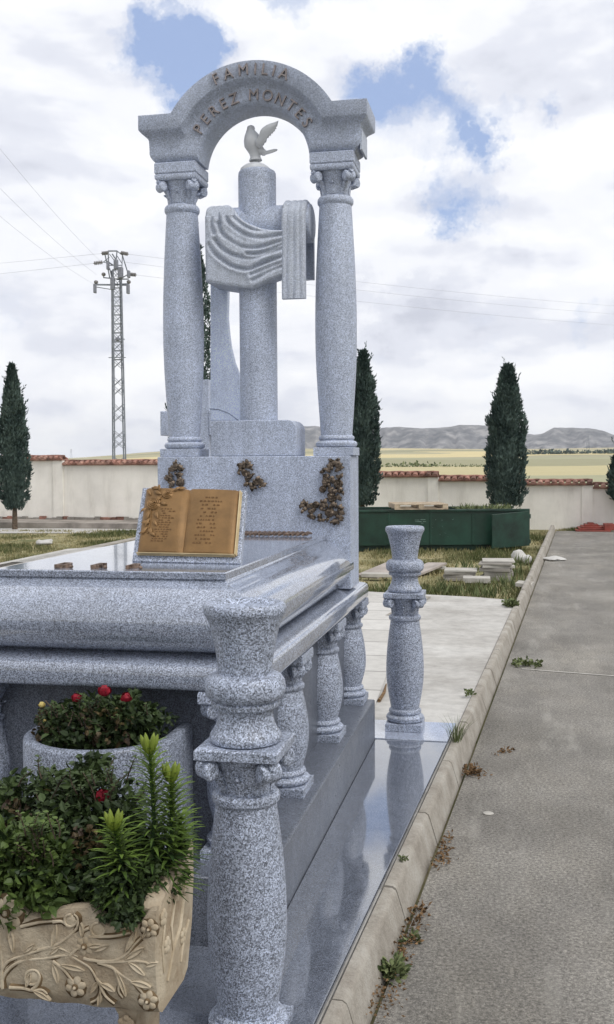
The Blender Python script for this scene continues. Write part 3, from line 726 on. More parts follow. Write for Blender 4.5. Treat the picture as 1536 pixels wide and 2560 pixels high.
# ------------------------------------------------------------------ cross with shroud
cross = thing("stone_cross", "round granite cross draped with a pale carved shroud under the arch", "cross", (-1.318, 5.22, 1.537))
CXX, CYY = -1.318, 5.225
m = MB(); prof_ = []
def rrect(x0, x1, z0, z1, r):
    pts = [(x0, z0), (x1, z0)]
    for i in range(7): a = R(i*15); pts.append((x1-r+r*math.cos(a), z1-r+r*math.sin(a)))
    for i in range(7): a = R(90+i*15); pts.append((x0+r+r*math.cos(a), z1-r+r*math.sin(a)))
    return pts
m.prism(rrect(-1.545, -1.098, 1.5375, 1.718, .05), 5.115, 5.335); fixnormals(m.build("base", G_HONED, cross, bevel=.004))
m = MB(); m.lathe(CXX, CYY, [(.0965, 1.717), (.0965, 2.965), (.095, 2.978), (.090, 2.986), (.078, 2.992), (0.0005, 2.995)], 56, cap=False); m.build("shaft", G_HONED, cross, ang=50)
m = MB(); rings = []
for x, r_ in [(-1.556, .05), (-1.555, .092), (-1.55, .0975), (-1.04, .0975), (-1.035, .0945), (-1.0345, .05)]:
    rings.append([(x, CYY+r_*math.cos(2*math.pi*i/48), 2.712+r_*math.sin(2*math.pi*i/48)) for i in range(48)])
m.loft(rings); m.build("arms", G_HONED, cross, ang=50)
m = MB(); rings = []
for x, r_ in [(-1.0355, .088), (-1.033, .0885), (-1.0315, .086)]:
    rings.append([(x, CYY+r_*math.cos(2*math.pi*i/48), 2.712+r_*math.sin(2*math.pi*i/48)) for i in range(48)])
m.loft(rings); m.build("end_disc", G_LIGHT, cross, ang=50)
# shroud: carved relief block
Zx = lambda a, b: (480+a*.2157, 280+b*.2157)
YF = 5.085
def q_(a, b): p = onY(*Zx(a, b), YF); return (p.x, p.z)
GRO = [[(480, 1215), (560, 1285), (640, 1335), (750, 1372), (840, 1372)],
 [(395, 1210), (440, 1290), (540, 1375), (640, 1428), (740, 1452), (860, 1452), (1040, 1420)],
 [(300, 1290), (350, 1400), (420, 1470), (550, 1550), (640, 1573), (740, 1575), (860, 1552), (1040, 1492)],
 [(270, 1480), (340, 1570), (450, 1645), (560, 1682), (680, 1697), (790, 1680), (1040, 1582)],
 [(195, 1530), (250, 1620), (340, 1705), (440, 1770), (560, 1812), (670, 1822), (740, 1790), (860, 1735), (1040, 1675)],
 [(680, 1880), (780, 1845), (880, 1805), (1040, 1745)], [(700, 1950), (800, 1900), (900, 1850), (1040, 1790)],
 [(610, 1330), (700, 1400), (900, 1405), (1040, 1385)] if False else [(640, 1640), (740, 1640), (900, 1600), (1040, 1535)],
 [(220, 1150), (230, 1300), (260, 1400)], [(300, 1110), (310, 1220), (330, 1300)]]
GW = [GRO_ for GRO_ in [[q_(*p) for p in g_] for g_ in GRO]]
def smoothpl(P, n=6):
    out = []
    for i in range(len(P)-1):
        p0 = P[max(i-1, 0)]; p1 = P[i]; p2 = P[i+1]; p3 = P[min(i+2, len(P)-1)]
        for k in range(n):
            t_ = k/n; out.append(tuple(.5*((2*p1[j])+(-p0[j]+p2[j])*t_+(2*p0[j]-5*p1[j]+4*p2[j]-p3[j])*t_*t_+(-p0[j]+3*p1[j]-3*p2[j]+p3[j])*t_**3) for j in (0, 1)))
    out.append(P[-1]); return out
GW = [smoothpl(g_) for g_ in GW]
def dist_pl(x, z, P):
    b_ = 9
    for (ax, az), (bx, bz) in zip(P, P[1:]):
        dx, dz = bx-ax, bz-az; L2 = dx*dx+dz*dz
        t_ = max(0, min(1, ((x-ax)*dx+(z-az)*dz)/L2)) if L2 else 0
        d_ = (x-ax-t_*dx)**2+(z-az-t_*dz)**2
        if d_ < b_: b_ = d_
    return math.sqrt(b_)
TOP = [q_(*p) for p in [(135, 1170), (150, 1110), (180, 1078), (220, 1066), (262, 1070), (290, 1062), (330, 1066), (360, 1056), (395, 1054), (430, 1075), (470, 1115), (520, 1190), (600, 1262), (700, 1310), (800, 1345), (900, 1362), (1045, 1365)]]
BOT = [q_(*p) for p in [(135, 1960), (160, 1965), (350, 1995), (600, 2030), (690, 2040), (760, 2010), (880, 1945), (1045, 1885)]]
x0_, x1_ = TOP[0][0]+.004, q_(1045, 1400)[0]
NX, NZ = 110, 110
def shroud_panel():
    m = MB(); front = []; back = []
    for i in range(NX+1):
        x = lerp(x0_, x1_, i/NX); zt = pl(TOP, x); zb = pl(BOT, x)
        for k in range(NZ+1):
            t_ = k/NZ; z = lerp(zb, zt, t_)
            y = YF
            for j_, g_ in enumerate(GW):
                d_ = dist_pl(x, z, g_); k_ = .85+.9*noise.noise(Vector((x*9, z*9, j_*3.1))); y += .0125*k_*math.exp(-(d_/(.0055+.003*k_))**2) - .0045*k_*math.exp(-((d_-.018)/.012)**2)
            arm = z-2.712
            if arm > .03 and x < -1.40: 
                rr = .128; y = max(y, CYY-math.sqrt(max(0, rr*rr-(arm-.0)**2))*1.08 if arm < rr else CYY-.02)
            et = min((x-x0_)/.014, 1); y += .014*(1-et)**2 
            if t_ < .03: y += .006*(1-t_/.03)
            if x > -1.40 and t_ > .96: y += .012*((t_-.96)/.04)**2
            front.append((x, y, z))
            yb = (CYY+.13 if x < -1.42 else 5.20)
            if arm > .03 and x < -1.40: yb = CYY+math.sqrt(max(0, .128**2-min(arm, .1279)**2))
            back.append((x, max(yb, y+.004), z))
    nz = NZ+1; nF = len(front); m.v = [Vector(p) for p in front+back]
    def add(f): m.f.append(f); m.mi.append(0); m.tone.append(.5)
    for i in range(NX):
        for k in range(NZ):
            a = i*nz+k; add((a, a+nz, a+nz+1, a+1)); b_ = a+nF; add((b_, b_+1, b_+nz+1, b_+nz))
        a = i*nz; add((a, a+nF, a+nF+nz, a+nz)); a = i*nz+NZ; add((a, a+nz, a+nz+nF, a+nF))
    for k in range(NZ):
        a = k; add((a, a+1, a+1+nF, a+nF)); a = NX*nz+k; add((a, a+nF, a+nF+1, a+1))
    return m
sh = fixnormals(shroud_panel().build("shroud", G_LIGHT, cross, ang=60))
# hanging flap over the right arm: scalloped section swept front - over the arm - back
def flap(x0, x1, zb, path, lobes, name, yamp=.008, taper=None):
    m = MB(); rings = []
    n_ = lobes*8
    P = path
    for idx, (y, z, ny, nz_) in enumerate(P):
        outer = []; inner = []
        for i in range(n_+1):
            u = i/n_; u_ = u+.035*math.sin(5*u+z*3); bul = abs(math.sin(math.pi*lobes*u_))**.6*yamp*(.75+.5*noise.noise(Vector((u*4, z*5, 1))))
            e = min(u, 1-u)/.08; bul -= .008*(1-min(1, e))**2
            xx = lerp(x0, x1 + (taper(z) if taper else 0), u)
            outer.append((xx, y+ny*bul, z+nz_*bul))
            inner.append((xx, y-ny*.032, z-nz_*.032))
        rings.append(outer+inner[::-1])
    m.loft(rings); return fixnormals(m.build(name, G_LIGHT, cross, ang=60))
path = []
rz = .122
for k in range(14): path.append((CYY-rz-.010, lerp(2.318, 2.712, k/14), -1, 0))
for k in range(17):
    a = R(180-k*180/16); path.append((CYY+(rz+.010)*math.cos(a), 2.712+rz*.90*math.sin(a), math.cos(a), math.sin(a)))
for k in range(1, 8): path.append((CYY+rz+.010, lerp(2.712, 2.45, k/7), 1, 0))
flap(-1.164, -1.045, 2.32, path, 4, "shroud_flap")
# lower front lobe thickness and the tail behind the left arm
m = MB()
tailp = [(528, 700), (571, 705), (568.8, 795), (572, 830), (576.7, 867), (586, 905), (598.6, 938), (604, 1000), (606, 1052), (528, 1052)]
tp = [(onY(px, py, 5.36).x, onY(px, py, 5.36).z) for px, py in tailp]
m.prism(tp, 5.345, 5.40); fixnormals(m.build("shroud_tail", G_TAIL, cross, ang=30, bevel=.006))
m = MB(); pts = [onY(px, py, 5.344) for px, py in [(524, 1022), (548, 1024), (572, 1033), (590, 1046), (598, 1053)]]; m.tube(pts, .003, 6); m.build("carved_line", G_HONED, cross)

# ------------------------------------------------------------------ dove
dove = thing("dove", "white marble dove with raised wings on top of the cross", "dove", (-1.318, 5.22, 2.995))
def dv(a, b, y=5.22): p = onY(480+a*.2157, 280+b*.2157, y); return p
m = MB()
m.lathe(CXX-.008, 5.22, [(.078, 2.985), (.076, 2.999), (.064, 3.010), (.048, 3.020), (.03, 3.028), (.001, 3.030)], 24, cap=False)
bodyp = [(740, 565, .034), (737, 520, .026), (733, 480, .030), (728, 430, .040), (714, 375, .048), (702, 325, .045), (692, 275, .037), (684, 235, .026), (683, 205, .020), (688, 182, .0205), (690, 165, .015), (690, 153, .004)]
m.tube([dv(a, b) for a, b, r_ in bodyp], [r_ for a, b, r_ in bodyp], 16)
m.tube([dv(668, 188), dv(655, 193), dv(645, 199)], [.009, .005, .001], 8)                    # beak
m.tube([dv(728, 400), dv(780, 432), dv(820, 460), dv(860, 472)], [.030, .026, .018, .010], 12)  # rump
body = m.build("body", DOVE, dove, ang=60)
def wing(name, outline, y0, y1, sweep):
    m = MB(); n_ = len(outline); fr = []; bk = []
    c = [sum(p[0] for p in outline)/n_, sum(p[1] for p in outline)/n_]
    for th_, sc_2 in ((0, 1.0), (.007, .86)): pass
    rings = []
    for off, s_ in ((-.010, .55), (-.008, .85), (0, 1.0), (.008, .85), (.010, .55)):
        ring = []
        for a, b in outline:
            aa = c[0]+(a-c[0])*s_; bb_ = c[1]+(b-c[1])*s_; t_ = (450-bb_)/350
            p = dv(aa, bb_, lerp(y0, y1, max(0, min(1, t_)))+off); ring.append(p)
        rings.append(ring)
    m.loft(rings); return fixnormals(m.build(name, DOVE, dove, ang=50))
near_w = [(735, 330), (770, 290), (785, 245), (800, 205), (825, 178), (865, 150), (915, 130), (960, 118), (1005, 98), (998, 130), (990, 165), (975, 172), (982, 195), (962, 200), (965, 222), (945, 224), (942, 248), (922, 250), (918, 275), (900, 276), (890, 300), (872, 305), (866, 330), (862, 352), (845, 360), (835, 385), (812, 400), (780, 420), (745, 390)]
wing("wing", near_w, 5.19, 5.13, 0)
far_w = [(700, 300), (705, 262), (703, 225), (712, 205), (735, 215), (755, 238), (768, 268), (765, 300), (745, 330), (715, 335)]
wing("wing", far_w, 5.245, 5.285, 0)
tail_o = [(770, 420), (820, 420), (850, 452), (900, 440), (950, 428), (985, 428), (997, 438), (985, 452), (945, 470), (900, 485), (860, 495), (845, 508), (820, 508), (800, 496), (775, 498)]
wing("tail", tail_o, 5.22, 5.22, 0)

# ------------------------------------------------------------------ book plaque on the cover
book = thing("book_plaque", "open bronze book with relief roses on a slanted granite slab on the tomb cover", "plaque", (-1.19, 3.65, 1.142))
BL, BR_ = onZ(330, 1403, 1.145), onZ(601, 1409, 1.145)
yb_ = BL.y
TL, TR = onY(357, 1219, yb_+.20), onY(616, 1225, yb_+.175)
ex = (BR_-BL); ey = (TL-BL+TR-BR_)*.5; nn = ex.cross(ey).normalized()      # towards the viewer
def bk(u, v, w=0): 
    b_ = BL.lerp(BR_, u); t_ = TL.lerp(TR, u); return b_.lerp(t_, v)+nn*w
m = MB(); c8 = []
m.loft([[bk(0, 0, -.026), bk(1, 0, -.026), bk(1, 1, -.026), bk(0, 1, -.026)], [bk(0, 0, 0), bk(1, 0, 0), bk(1, 1, 0), bk(0, 1, 0)]])
fixnormals(m.build("granite_slab", granite("granite_plaque", .35, 1.15, contrast=1.1), book, smooth=False, bevel=.003))
m = MB(); m.loft([[bk(.12, .10, -.03), bk(.88, .10, -.03), bk(.88, .8, -.15), bk(.12, .8, -.15)], [bk(.12, .10, -.025), bk(.88, .10, -.025), bk(.88, .8, -.025), bk(.12, .8, -.025)]])
m = MB()
for u in (.2, .8): m.tube([bk(u, .75, -.026), Vector((bk(u, .75).x, bk(u, .75).y+.05, 1.143))], .008, 8)
m.build("prop", STEEL, book)
# pages
m = MB(); NU = 40; front = []
def pz(u):  # page swell
    g_ = abs(u-.475); e_ = min((u-.05)/.03, (.955-u)/.035); h_ = .022-.010*math.exp(-(g_/.02)**2)+.003*math.sin(min(1, g_/.4)*math.pi)
    return max(.003, h_*min(1, max(.1, e_))**.5)
rings = []
for i in range(NU+1):
    u = lerp(.05, .955, i/NU); w_ = pz(u); rings.append([bk(u, .085, .0005), bk(u, .085, w_*.8), bk(u, .10, w_), bk(u, .945, w_), bk(u, .955, w_*.8), bk(u, .955, .0005)])
m.loft(rings); bo = fixnormals(m.build("bronze_book", BRASS, book, ang=50))
m = MB()
for k in range(3):
    m.tube([bk(.958+.004*k, .085, .018-.006*k), bk(.958+.004*k, .95, .018-.006*k)], .0024, 6); m.tube([bk(.05, .080-.003*k, .018-.006*k), bk(.955, .080-.003*k, .018-.006*k)], .0022, 6)
m.build("page_edges", simple("bronze_edge", (.62, .50, .30), .4, .5, .6, .1, 20), book)
m = MB(); random.seed(11)
def scribble(u0, u1, v, hh):
    u = u0
    while u < u1:
        L = random.uniform(.012, .03)
        if random.random() < .86:
            for q in range(max(1, int(L/.006))):
                uu = u+q*.006; 
                m.tube([bk(uu, v-hh*.5, pz(uu)+.0006), bk(uu+.002, v+hh*random.uniform(.2, .5), pz(uu)+.0006), bk(uu+.005, v-hh*random.uniform(.1, .5), pz(uu)+.0006)], .0013, 4)
        u += L+.009
for i in range(13): c_ = .70-.003*i; w_ = random.uniform(.07, .10); scribble(c_-w_, c_+w_, .83-.0515*i, .022)
for i in range(15): c_ = .30-.003*i; w_ = random.uniform(.05, .08); scribble(c_-w_, c_+w_, .66-.031*i, .016)
m.build("engraved_text", BRASS_D, book)
m = MB()
def brose(u, v, s_):
    c = bk(u, v, pz(.3)); ux = ex.normalized(); uy = ey.normalized()
    Mr = Matrix((ux, uy, nn)).transposed()
    m.blob(c, s_*1.1, s_*1.1, .007, M=Mr, u=14, v=6)
    for q, rr in enumerate((.95, .68, .40, .18)):
        m.tube([c+ux*s_*rr*math.cos(a_*math.pi/6)+uy*s_*rr*math.sin(a_*math.pi/6)+nn*(.004+.0025*q) for a_ in range(12)], s_*.12, 5)
def bleaf(u, v, a, s_):
    c = bk(u, v, pz(.3)+.001); ux = ex.normalized(); uy = ey.normalized(); d = ux*math.cos(R(a))+uy*math.sin(R(a)); s2 = nn.cross(d); rings = []
    for q in range(7):
        t_ = q/6; w_ = s_*.34*math.sin(math.pi*(.06+.92*t_)); cc = c+d*s_*1.8*t_+nn*.006*math.sin(math.pi*t_)
        rings.append([cc+s2*w_, cc+nn*.003, cc-s2*w_, cc-nn*.003])
    m.loft(rings)
brose(.28, .86, .020); brose(.16, .72, .026)
for u, v, a, s_ in [(.22, .85, 150, .02), (.2, .9, 100, .018), (.34, .9, 40, .018), (.23, .80, 200, .018), (.13, .62, 260, .022), (.19, .62, 290, .02), (.10, .66, 220, .018), (.14, .52, 250, .022), (.18, .50, 300, .018), (.13, .40, 240, .02), (.16, .40, 280, .02), (.12, .84, 130, .018), (.22, .74, -20, .018), (.38, .93, 10, .018), (.20, .93, 170, .02), (.12, .34, 200, .015), (.17, .33, 320, .015), (.15, .46, 180, .02)]: bleaf(u, v, a, s_)
m.tube([bk(.34, .92, .024), bk(.22, .82, .026), bk(.14, .64, .026), bk(.15, .48, .025), bk(.14, .32, .024)], .0025, 6)
m.build("relief_roses", BRASS, book, ang=60)

# ------------------------------------------------------------------ round planter of the tomb, roses
rp = thing("round_planter", "half-round granite planter standing against the front of the tomb, full of rose foliage", "planter", (-1.313, 3.12, 0))
def upath(r, z, yc=3.12, yb=3.270):
    pts = [(-1.313-r, yb, z)]
    for i in range(37):
        a = math.pi+math.pi*i/36; pts.append((-1.313+r*math.cos(a), yc+r*math.sin(a), z))
    pts.append((-1.313+r, yb, z)); return pts
m = MB(); m.loft([upath(.252, .0015), upath(.252, .628), upath(.249, .636), upath(.243, .640), upath(.219, .640), upath(.213, .636), upath(.211, .628), upath(.211, .56)], 0, False, False, close=False)
fixnormals(m.build("bowl", granite("granite_bowl", .45, .85, contrast=1.1, scale=.85, bumpy=.3), rp, ang=40))
m = MB(); m.add([(x, y, .585) for x, y, z in upath(.2115, 0)], [tuple(range(39))]); m.build("soil", SOIL, rp, smooth=False)

def foliage(m, c, rad, n, L, w, mi=0, dens=.0, shell=.55, droop=.2, tone=None, clump=4):
    L *= .84; w *= .80; n = int(n*.80)
    for i in range(n):
        d = rv(); rr = random.random()**.45; rr = shell+(1-shell)*rr if random.random() < .75 else rr
        p = Vector((c[0]+d.x*rad[0]*rr, c[1]+d.y*rad[1]*rr, c[2]+d.z*rad[2]*rr))
        k = 1+.30*noise.noise(p*14)
        p = Vector(c)+(p-Vector(c))*k
        tn = .5+.5*noise.noise(p*18)
        for q in range(clump):
            dd = (d*.7+rv()*.9+Vector((0, 0, .25-droop))).normalized()
            m.oval(p+rv()*L*.6, dd, (rv()*.6+Vector((0, 0, .5))), L*random.uniform(.45, 1.45), w*random.uniform(.65, 1.25), mi, .18, tone if tone is not None else max(0, min(1, tn+random.gauss(0, .18))))
def rose(m, c, s_):
    m.blob(c, s_*.72, s_*.72, s_*.62, u=10, v=7)
    for q in range(26):
        a = random.uniform(0, 6.28); b_ = random.uniform(-.5, 1.2); rr = random.uniform(.62, 1.0)*s_
        d = Vector((math.cos(a)*math.cos(b_), math.sin(a)*math.cos(b_), math.sin(b_))); s2 = Vector((-math.sin(a), math.cos(a), 0)); u2 = d.cross(s2)
        cc = Vector(c)+d*rr*.8; w_ = s_*.42
        m.add([cc-s2*w_-u2*w_*.5, cc+s2*w_-u2*w_*.5, cc+s2*w_*.8+u2*w_*.7+d*s_*.16, cc-s2*w_*.8+u2*w_*.7+d*s_*.16], [(0, 1, 2, 3)], 0)
def stem(m, a, b_, r=.003, mi=0):
    a, b_ = Vector(a), Vector(b_); mid = a.lerp(b_, .5)+Vector((random.gauss(0, .01), random.gauss(0, .01), 0)); m.tube([a, mid, b_], [r*1.2, r, r*.7], 5, mi)
random.seed(21)
bush = thing("rose_bush", "dark red rose bush growing in the half-round planter under the tomb ledge", "rose bush", (-1.30, 3.06, .585))
m = MB()
foliage(m, (-1.34, 3.06, .665), (.155, .10, .085), 330, .030, .024)
foliage(m, (-1.22, 3.05, .70), (.10, .08, .07), 190, .030, .024)
foliage(m, (-1.15, 3.09, .665), (.065, .06, .075), 90, .028, .022)
foliage(m, (-1.46, 3.08, .665), (.055, .06, .06), 90, .024, .019)
m.build("leaves", L_ROSE, bush, smooth=False, tone=True)
m = MB(); foliage(m, (-1.235, 2.99, .70), (.08, .05, .05), 38, .026, .021, clump=3); foliage(m, (-1.47, 3.02, .68), (.05, .05, .05), 26, .022, .018, clump=3); m.build("reddish_leaves", L_ROSEB, bush, smooth=False, tone=True)
m = MB()
for i in range(22):
    a = random.uniform(0, 6.28); stem(m, (-1.31+.08*math.cos(a), 3.08+.05*math.sin(a), .585), (-1.31+.17*math.cos(a), 3.05+.07*math.sin(a), random.uniform(.66, .76)))
m.build("stems", BARK, bush)
for (px, py, s_) in [(262, 1730, .023), (193, 1746, .018), (316, 1745, .019)]:
    c = onY(px, py, 2.99); m = MB(); rose(m, c, s_); o = m.build("rose_flower", ROSE, bush, ang=180)
c = onY(105, 1763, 3.0); m = MB(); rose(m, c, .012); o = m.build("faded_flower", YELLOWF, bush, ang=180)
c2 = onY(112, 1802, 2.99); m = MB(); rose(m, c2, .006); m.build("faded_flower", YELLOWF, bush, ang=180)
m = MB(); stem(m, (-1.44, 3.04, .62), (c.x, c.y, c.z-.006), .0016); m.build("flower_stem", L_ROSE, bush)

# ------------------------------------------------------------------ cream trough on a stand
YT = 2.06
XR_T = onY(389, 2537, YT).x; ZB = onY(389, 2537, YT).z; XL_T = XR_T-.70
tr = thing("stone_trough", "cream cast-stone trough with carved vines and flowers before the tomb", "planter", ((XR_T+XL_T)/2, YT+.13, 0))
def tf(a, b, y=YT): return onY(a*.3504, 2050+b*.3504, y)          # zoomed crop -> front face of the trough
wavy = [(1105, 640), (1060, 652), (1010, 735), (980, 760), (900, 768), (780, 752), (700, 680), (650, 622), (560, 622), (440, 635), (360, 672), (280, 692), (200, 670), (130, 610), (70, 562), (0, 560), (-80, 575), (-150, 640), (-230, 690), (-330, 668), (-420, 625), (-560, 625), (-640, 690), (-740, 760), (-860, 762), (-930, 690), (-985, 640)]
edge = [(tf(a, b).x, tf(a, b).z) for a, b in wavy]; edge = sorted(edge)
ZT = tf(1105, 640).z
def topz(x): return pl(edge, x)
m = MB(); n_ = 90; rings = []
YB_ = YT+.20
for i in range(n_+1):
    x = lerp(XL_T, XR_T+.006, i/n_); zt = topz(x); e_ = min(i, n_-i)/n_
    zb = ZB + .006*math.sin(i*.5)*.3
    f = []
    for k in range(9):
        t_ = k/8; z = lerp(zb, zt, t_); f.append((x, YT-.012*math.sin(t_*math.pi*.9)-.004*noise.noise(Vector((x*30, z*30, 1))), z))
    f[0] = (x, YT+.010, zb)
    f += [(x, YT+.010, zt+.004), (x, YT+.034, zt-.002), (x, YT+.040, zb+.10)]
    rings.append(f)
# front wall: closed section
rings = [r_+[(r_[0][0], YT+.04, ZB)] for r_ in rings]
m.loft(rings); fixnormals(m.build("front_wall", CREAM, tr, ang=50))
m = MB()
# right end wall: rises towards the back corner
PB = [(YT+.012, ZB+.001), (YT+.012, ZB+.1), (YT+.012, ZT-.004), (YT+.03, ZT+.012), (YT+.10, ZT+.028), (YT+.19, ZT+.045), (YT+.215, ZT+.060), (YT+.235, ZT+.068), (YT+.25, ZT+.062), (YT+.252, ZT-.02), (YT+.235, ZT-.12), (YT+.20, ZB+.015), (YT+.17, ZB)]
m.loft([[(XR_T-.03, y, z) for y, z in PB], [(XR_T+.004, y, z) for y, z in PB], [(XR_T+.009, y+(.006 if i < 3 else -.006), z-.004) for i, (y, z) in enumerate(PB)]]); fixnormals(m.build("end_wall", CREAM, tr, ang=40))
m = MB(); m.loft([[(XL_T, y, z) for y, z in PB], [(XL_T+.034, y, z) for y, z in PB]]); fixnormals(m.build("end_wall", CREAM, tr, ang=40))
m = MB(); m.box(XL_T+.036, XR_T-.036, YT+.215, YT+.245, ZB+.01, ZT+.02); m.build("back_wall", CREAM, tr)
m = MB(); m.box(XL_T+.036, XR_T-.036, YT+.042, YT+.213, ZB+.004, ZT-.065); m.build("soil", SOIL, tr)
# carved relief
YR = YT-.010
def rp_(a, b, lift=0): p = tf(a, b, YR); return Vector((p.x, YR-lift, p.z))
m = MB()
vines = [[(10, 1190), (30, 1110), (90, 1040), (180, 1000), (330, 985), (480, 965), (560, 1000), (640, 1050), (690, 1130), (720, 1200), (700, 1270), (650, 1300)],
 [(20, 1200), (15, 1080), (60, 1010), (140, 975), (270, 935), (400, 912), (480, 935), (560, 975)], [(270, 930), (400, 890), (480, 840), (550, 770), (555, 700), (530, 672)],
 [(600, 985), (700, 1005), (820, 1000), (900, 960), (960, 890), (1010, 840)], [(700, 1012), (850, 1010), (960, 1005), (1060, 1020), (1090, 1060)],
 [(700, 1015), (790, 1045), (850, 1090), (930, 1140), (1000, 1210), (1030, 1250)], [(380, 1005), (450, 1060), (500, 1120), (520, 1150)], [(500, 965), (540, 930), (570, 910)],
 [(20, 1190), (15, 1000), (5, 850), (-5, 780)], [(70, 1195), (170, 1200), (230, 1215), (300, 1210), (340, 1240)], [(230, 1210), (270, 1170), (285, 1110), (250, 1070), (190, 1090)],
 [(820, 1060), (850, 1150), (850, 1220), (880, 1265)], [(720, 1190), (760, 1260), (820, 1310)], [(690, 1130), (720, 1160), (770, 1190)],
 [(380, 725), (440, 722), (470, 745)], [(640, 770), (600, 790), (590, 830)], [(640, 830), (800, 830), (930, 805)], [(150, 760), (280, 730), (380, 722)]]
for v in vines:
    P = smoothpl(v, 5); k = len(P)
    m.tube([rp_(a, b, .0005) for a, b in P], [lerp(.0040, .0022, i/(k-1)) for i in range(k)], 7)
for a0, b0, r_ in [(505, 715, 42), (700, 780, 48), (235, 1120, 52)]:
    m.tube([rp_(a0+r_*math.cos(R(t_)), b0+r_*math.sin(R(t_)), .001) for t_ in range(0, 300, 20)], .003, 6)
    cc = rp_(a0, b0); m.blob(cc, r_*.00030, .0025, r_*.00030, u=14, v=6)
m.build("carved_vines", CREAMR, tr)
m = MB()
def cflower(a, b, s_):
    c = rp_(a, b)
    for k in range(6):
        an = R(60*k+15); s_2 = s_*1.3; cc = c+Vector((math.cos(an)*s_2*.55, .002, math.sin(an)*s_2*.55))
        Mr = Matrix.Rotation(-an, 3, 'Y'); m.blob(cc, s_2*.52, .0052, s_2*.40, M=Mr, u=12, v=6)
    m.blob(c+Vector((0, -.005, 0)), s_*.22, .007, s_*.22, u=10, v=6)
FLW = [(605, 900, .0175), (540, 1190, .018), (1065, 775, .0155), (1055, 1290, .0165), (45, 660, .030)]
for a, b, s_ in FLW: m = MB(); cflower(a, b, s_); m.build("carved_flower", CREAMR, tr, ang=60)
OUTLINE = simple("dark_stone_outline", (.15, .105, .06), .95, .1, 0, .3, 20)  # darker brown tubes and discs behind vines and flowers, showing as outlines
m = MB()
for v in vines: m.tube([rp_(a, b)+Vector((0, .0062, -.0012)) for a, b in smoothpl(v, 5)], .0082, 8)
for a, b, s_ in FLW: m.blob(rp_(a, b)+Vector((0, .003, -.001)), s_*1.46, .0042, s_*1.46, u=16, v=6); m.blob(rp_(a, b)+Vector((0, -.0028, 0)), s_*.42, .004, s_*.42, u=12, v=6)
m.build("relief_outlines", OUTLINE, tr)
m = MB()
def cleaf(a, b, ang, L, w):
    c = rp_(a, b); d = Vector((math.cos(R(ang)), 0, math.sin(R(ang)))); s2 = Vector((-d.z, 0, d.x)); rings = []
    for q in range(9):
        t_ = q/8; ww = w*math.sin(math.pi*(.04+.94*t_))*.5; cc = c+d*L*t_
        rings.append([cc+s2*ww+Vector((0, .003, 0)), cc+s2*ww*.6+Vector((0, -.005, 0)), cc+Vector((0, -.002, 0)), cc-s2*ww*.6+Vector((0, -.005, 0)), cc-s2*ww+Vector((0, .003, 0))])
    m.loft(rings)
for a, b, an, L, w in [(375, 900, 78, .050, .018), (900, 935, 62, .050, .018), (100, 940, 100, .058, .018), (60, 850, 70, .04, .014), (440, 1030, -8, .055, .016), (380, 1020, -75, .045, .016), (920, 1010, -35, .045, .015), (900, 990, 35, .05, .016), (840, 1080, -70, .055, .014),
      (940, 1150, -10, .045, .017), (720, 1160, -25, .036, .015), (700, 1150, 240, .032, .014), (190, 1190, 70, .034, .016), (240, 1210, -25, .045, .015), (720, 1230, -100, .03, .013), (590, 830, 95, .03, .014), (640, 900, 10, .03, .013), (1040, 1040, 20, .03, .013), (1020, 840, 60, .02, .01), (680, 930, 25, .035, .014), (180, 940, 40, .03, .012), (430, 900, -140, .03, .012)]: cleaf(a, b, an, L, w)
m.build("carved_leaves", CREAMR, tr, ang=60)
# relief on the end wall
m = MB(); 
def ep(y, z): return Vector((XR_T+.010, YT+y, ZB+z))
for pth in [[(.05, .05), (.09, .10), (.08, .16), (.11, .21)], [(.09, .10), (.14, .13), (.17, .19), (.18, .23)], [(.03, .08), (.02, .14), (.04, .19)], [(.14, .05), (.16, .09), (.20, .12)]]:
    m.tube([ep(*q) for q in pth], .004, 6)
for (y, z) in [(.12, .215), (.19, .235), (.16, .10), (.05, .13), (.03, .20)]:
    m2 = MB()
    for k in range(5): a = R(72*k); m2.blob(ep(y+.010*math.cos(a), z+.010*math.sin(a)), .005, .009, .009, u=8, v=5)
    m2.build("carved_flower", CREAMR, tr)
m.build("carved_vines", CREAMR, tr)
# stand: two carved feet under the trough
for xx in (onY(319, 2560, YT+.02).x, XL_T+.14):
    m = MB(); m.rect(xx-.026, xx+.026, YT+.014, YT+.18, [(.004, .0015), (0, .02), (.006, .05), (.010, .12), (.006, ZB-.02), (0, ZB-.002)]); 
    m.blob((xx, YT+.014, ZB-.034), .016, .006, .016); 
    for k in range(5): a = R(72*k+18); m.blob((xx+.012*math.cos(a), YT+.012, ZB-.034+.012*math.sin(a)), .008, .005, .008, u=8, v=5)
    m.build("foot", CREAM, tr)

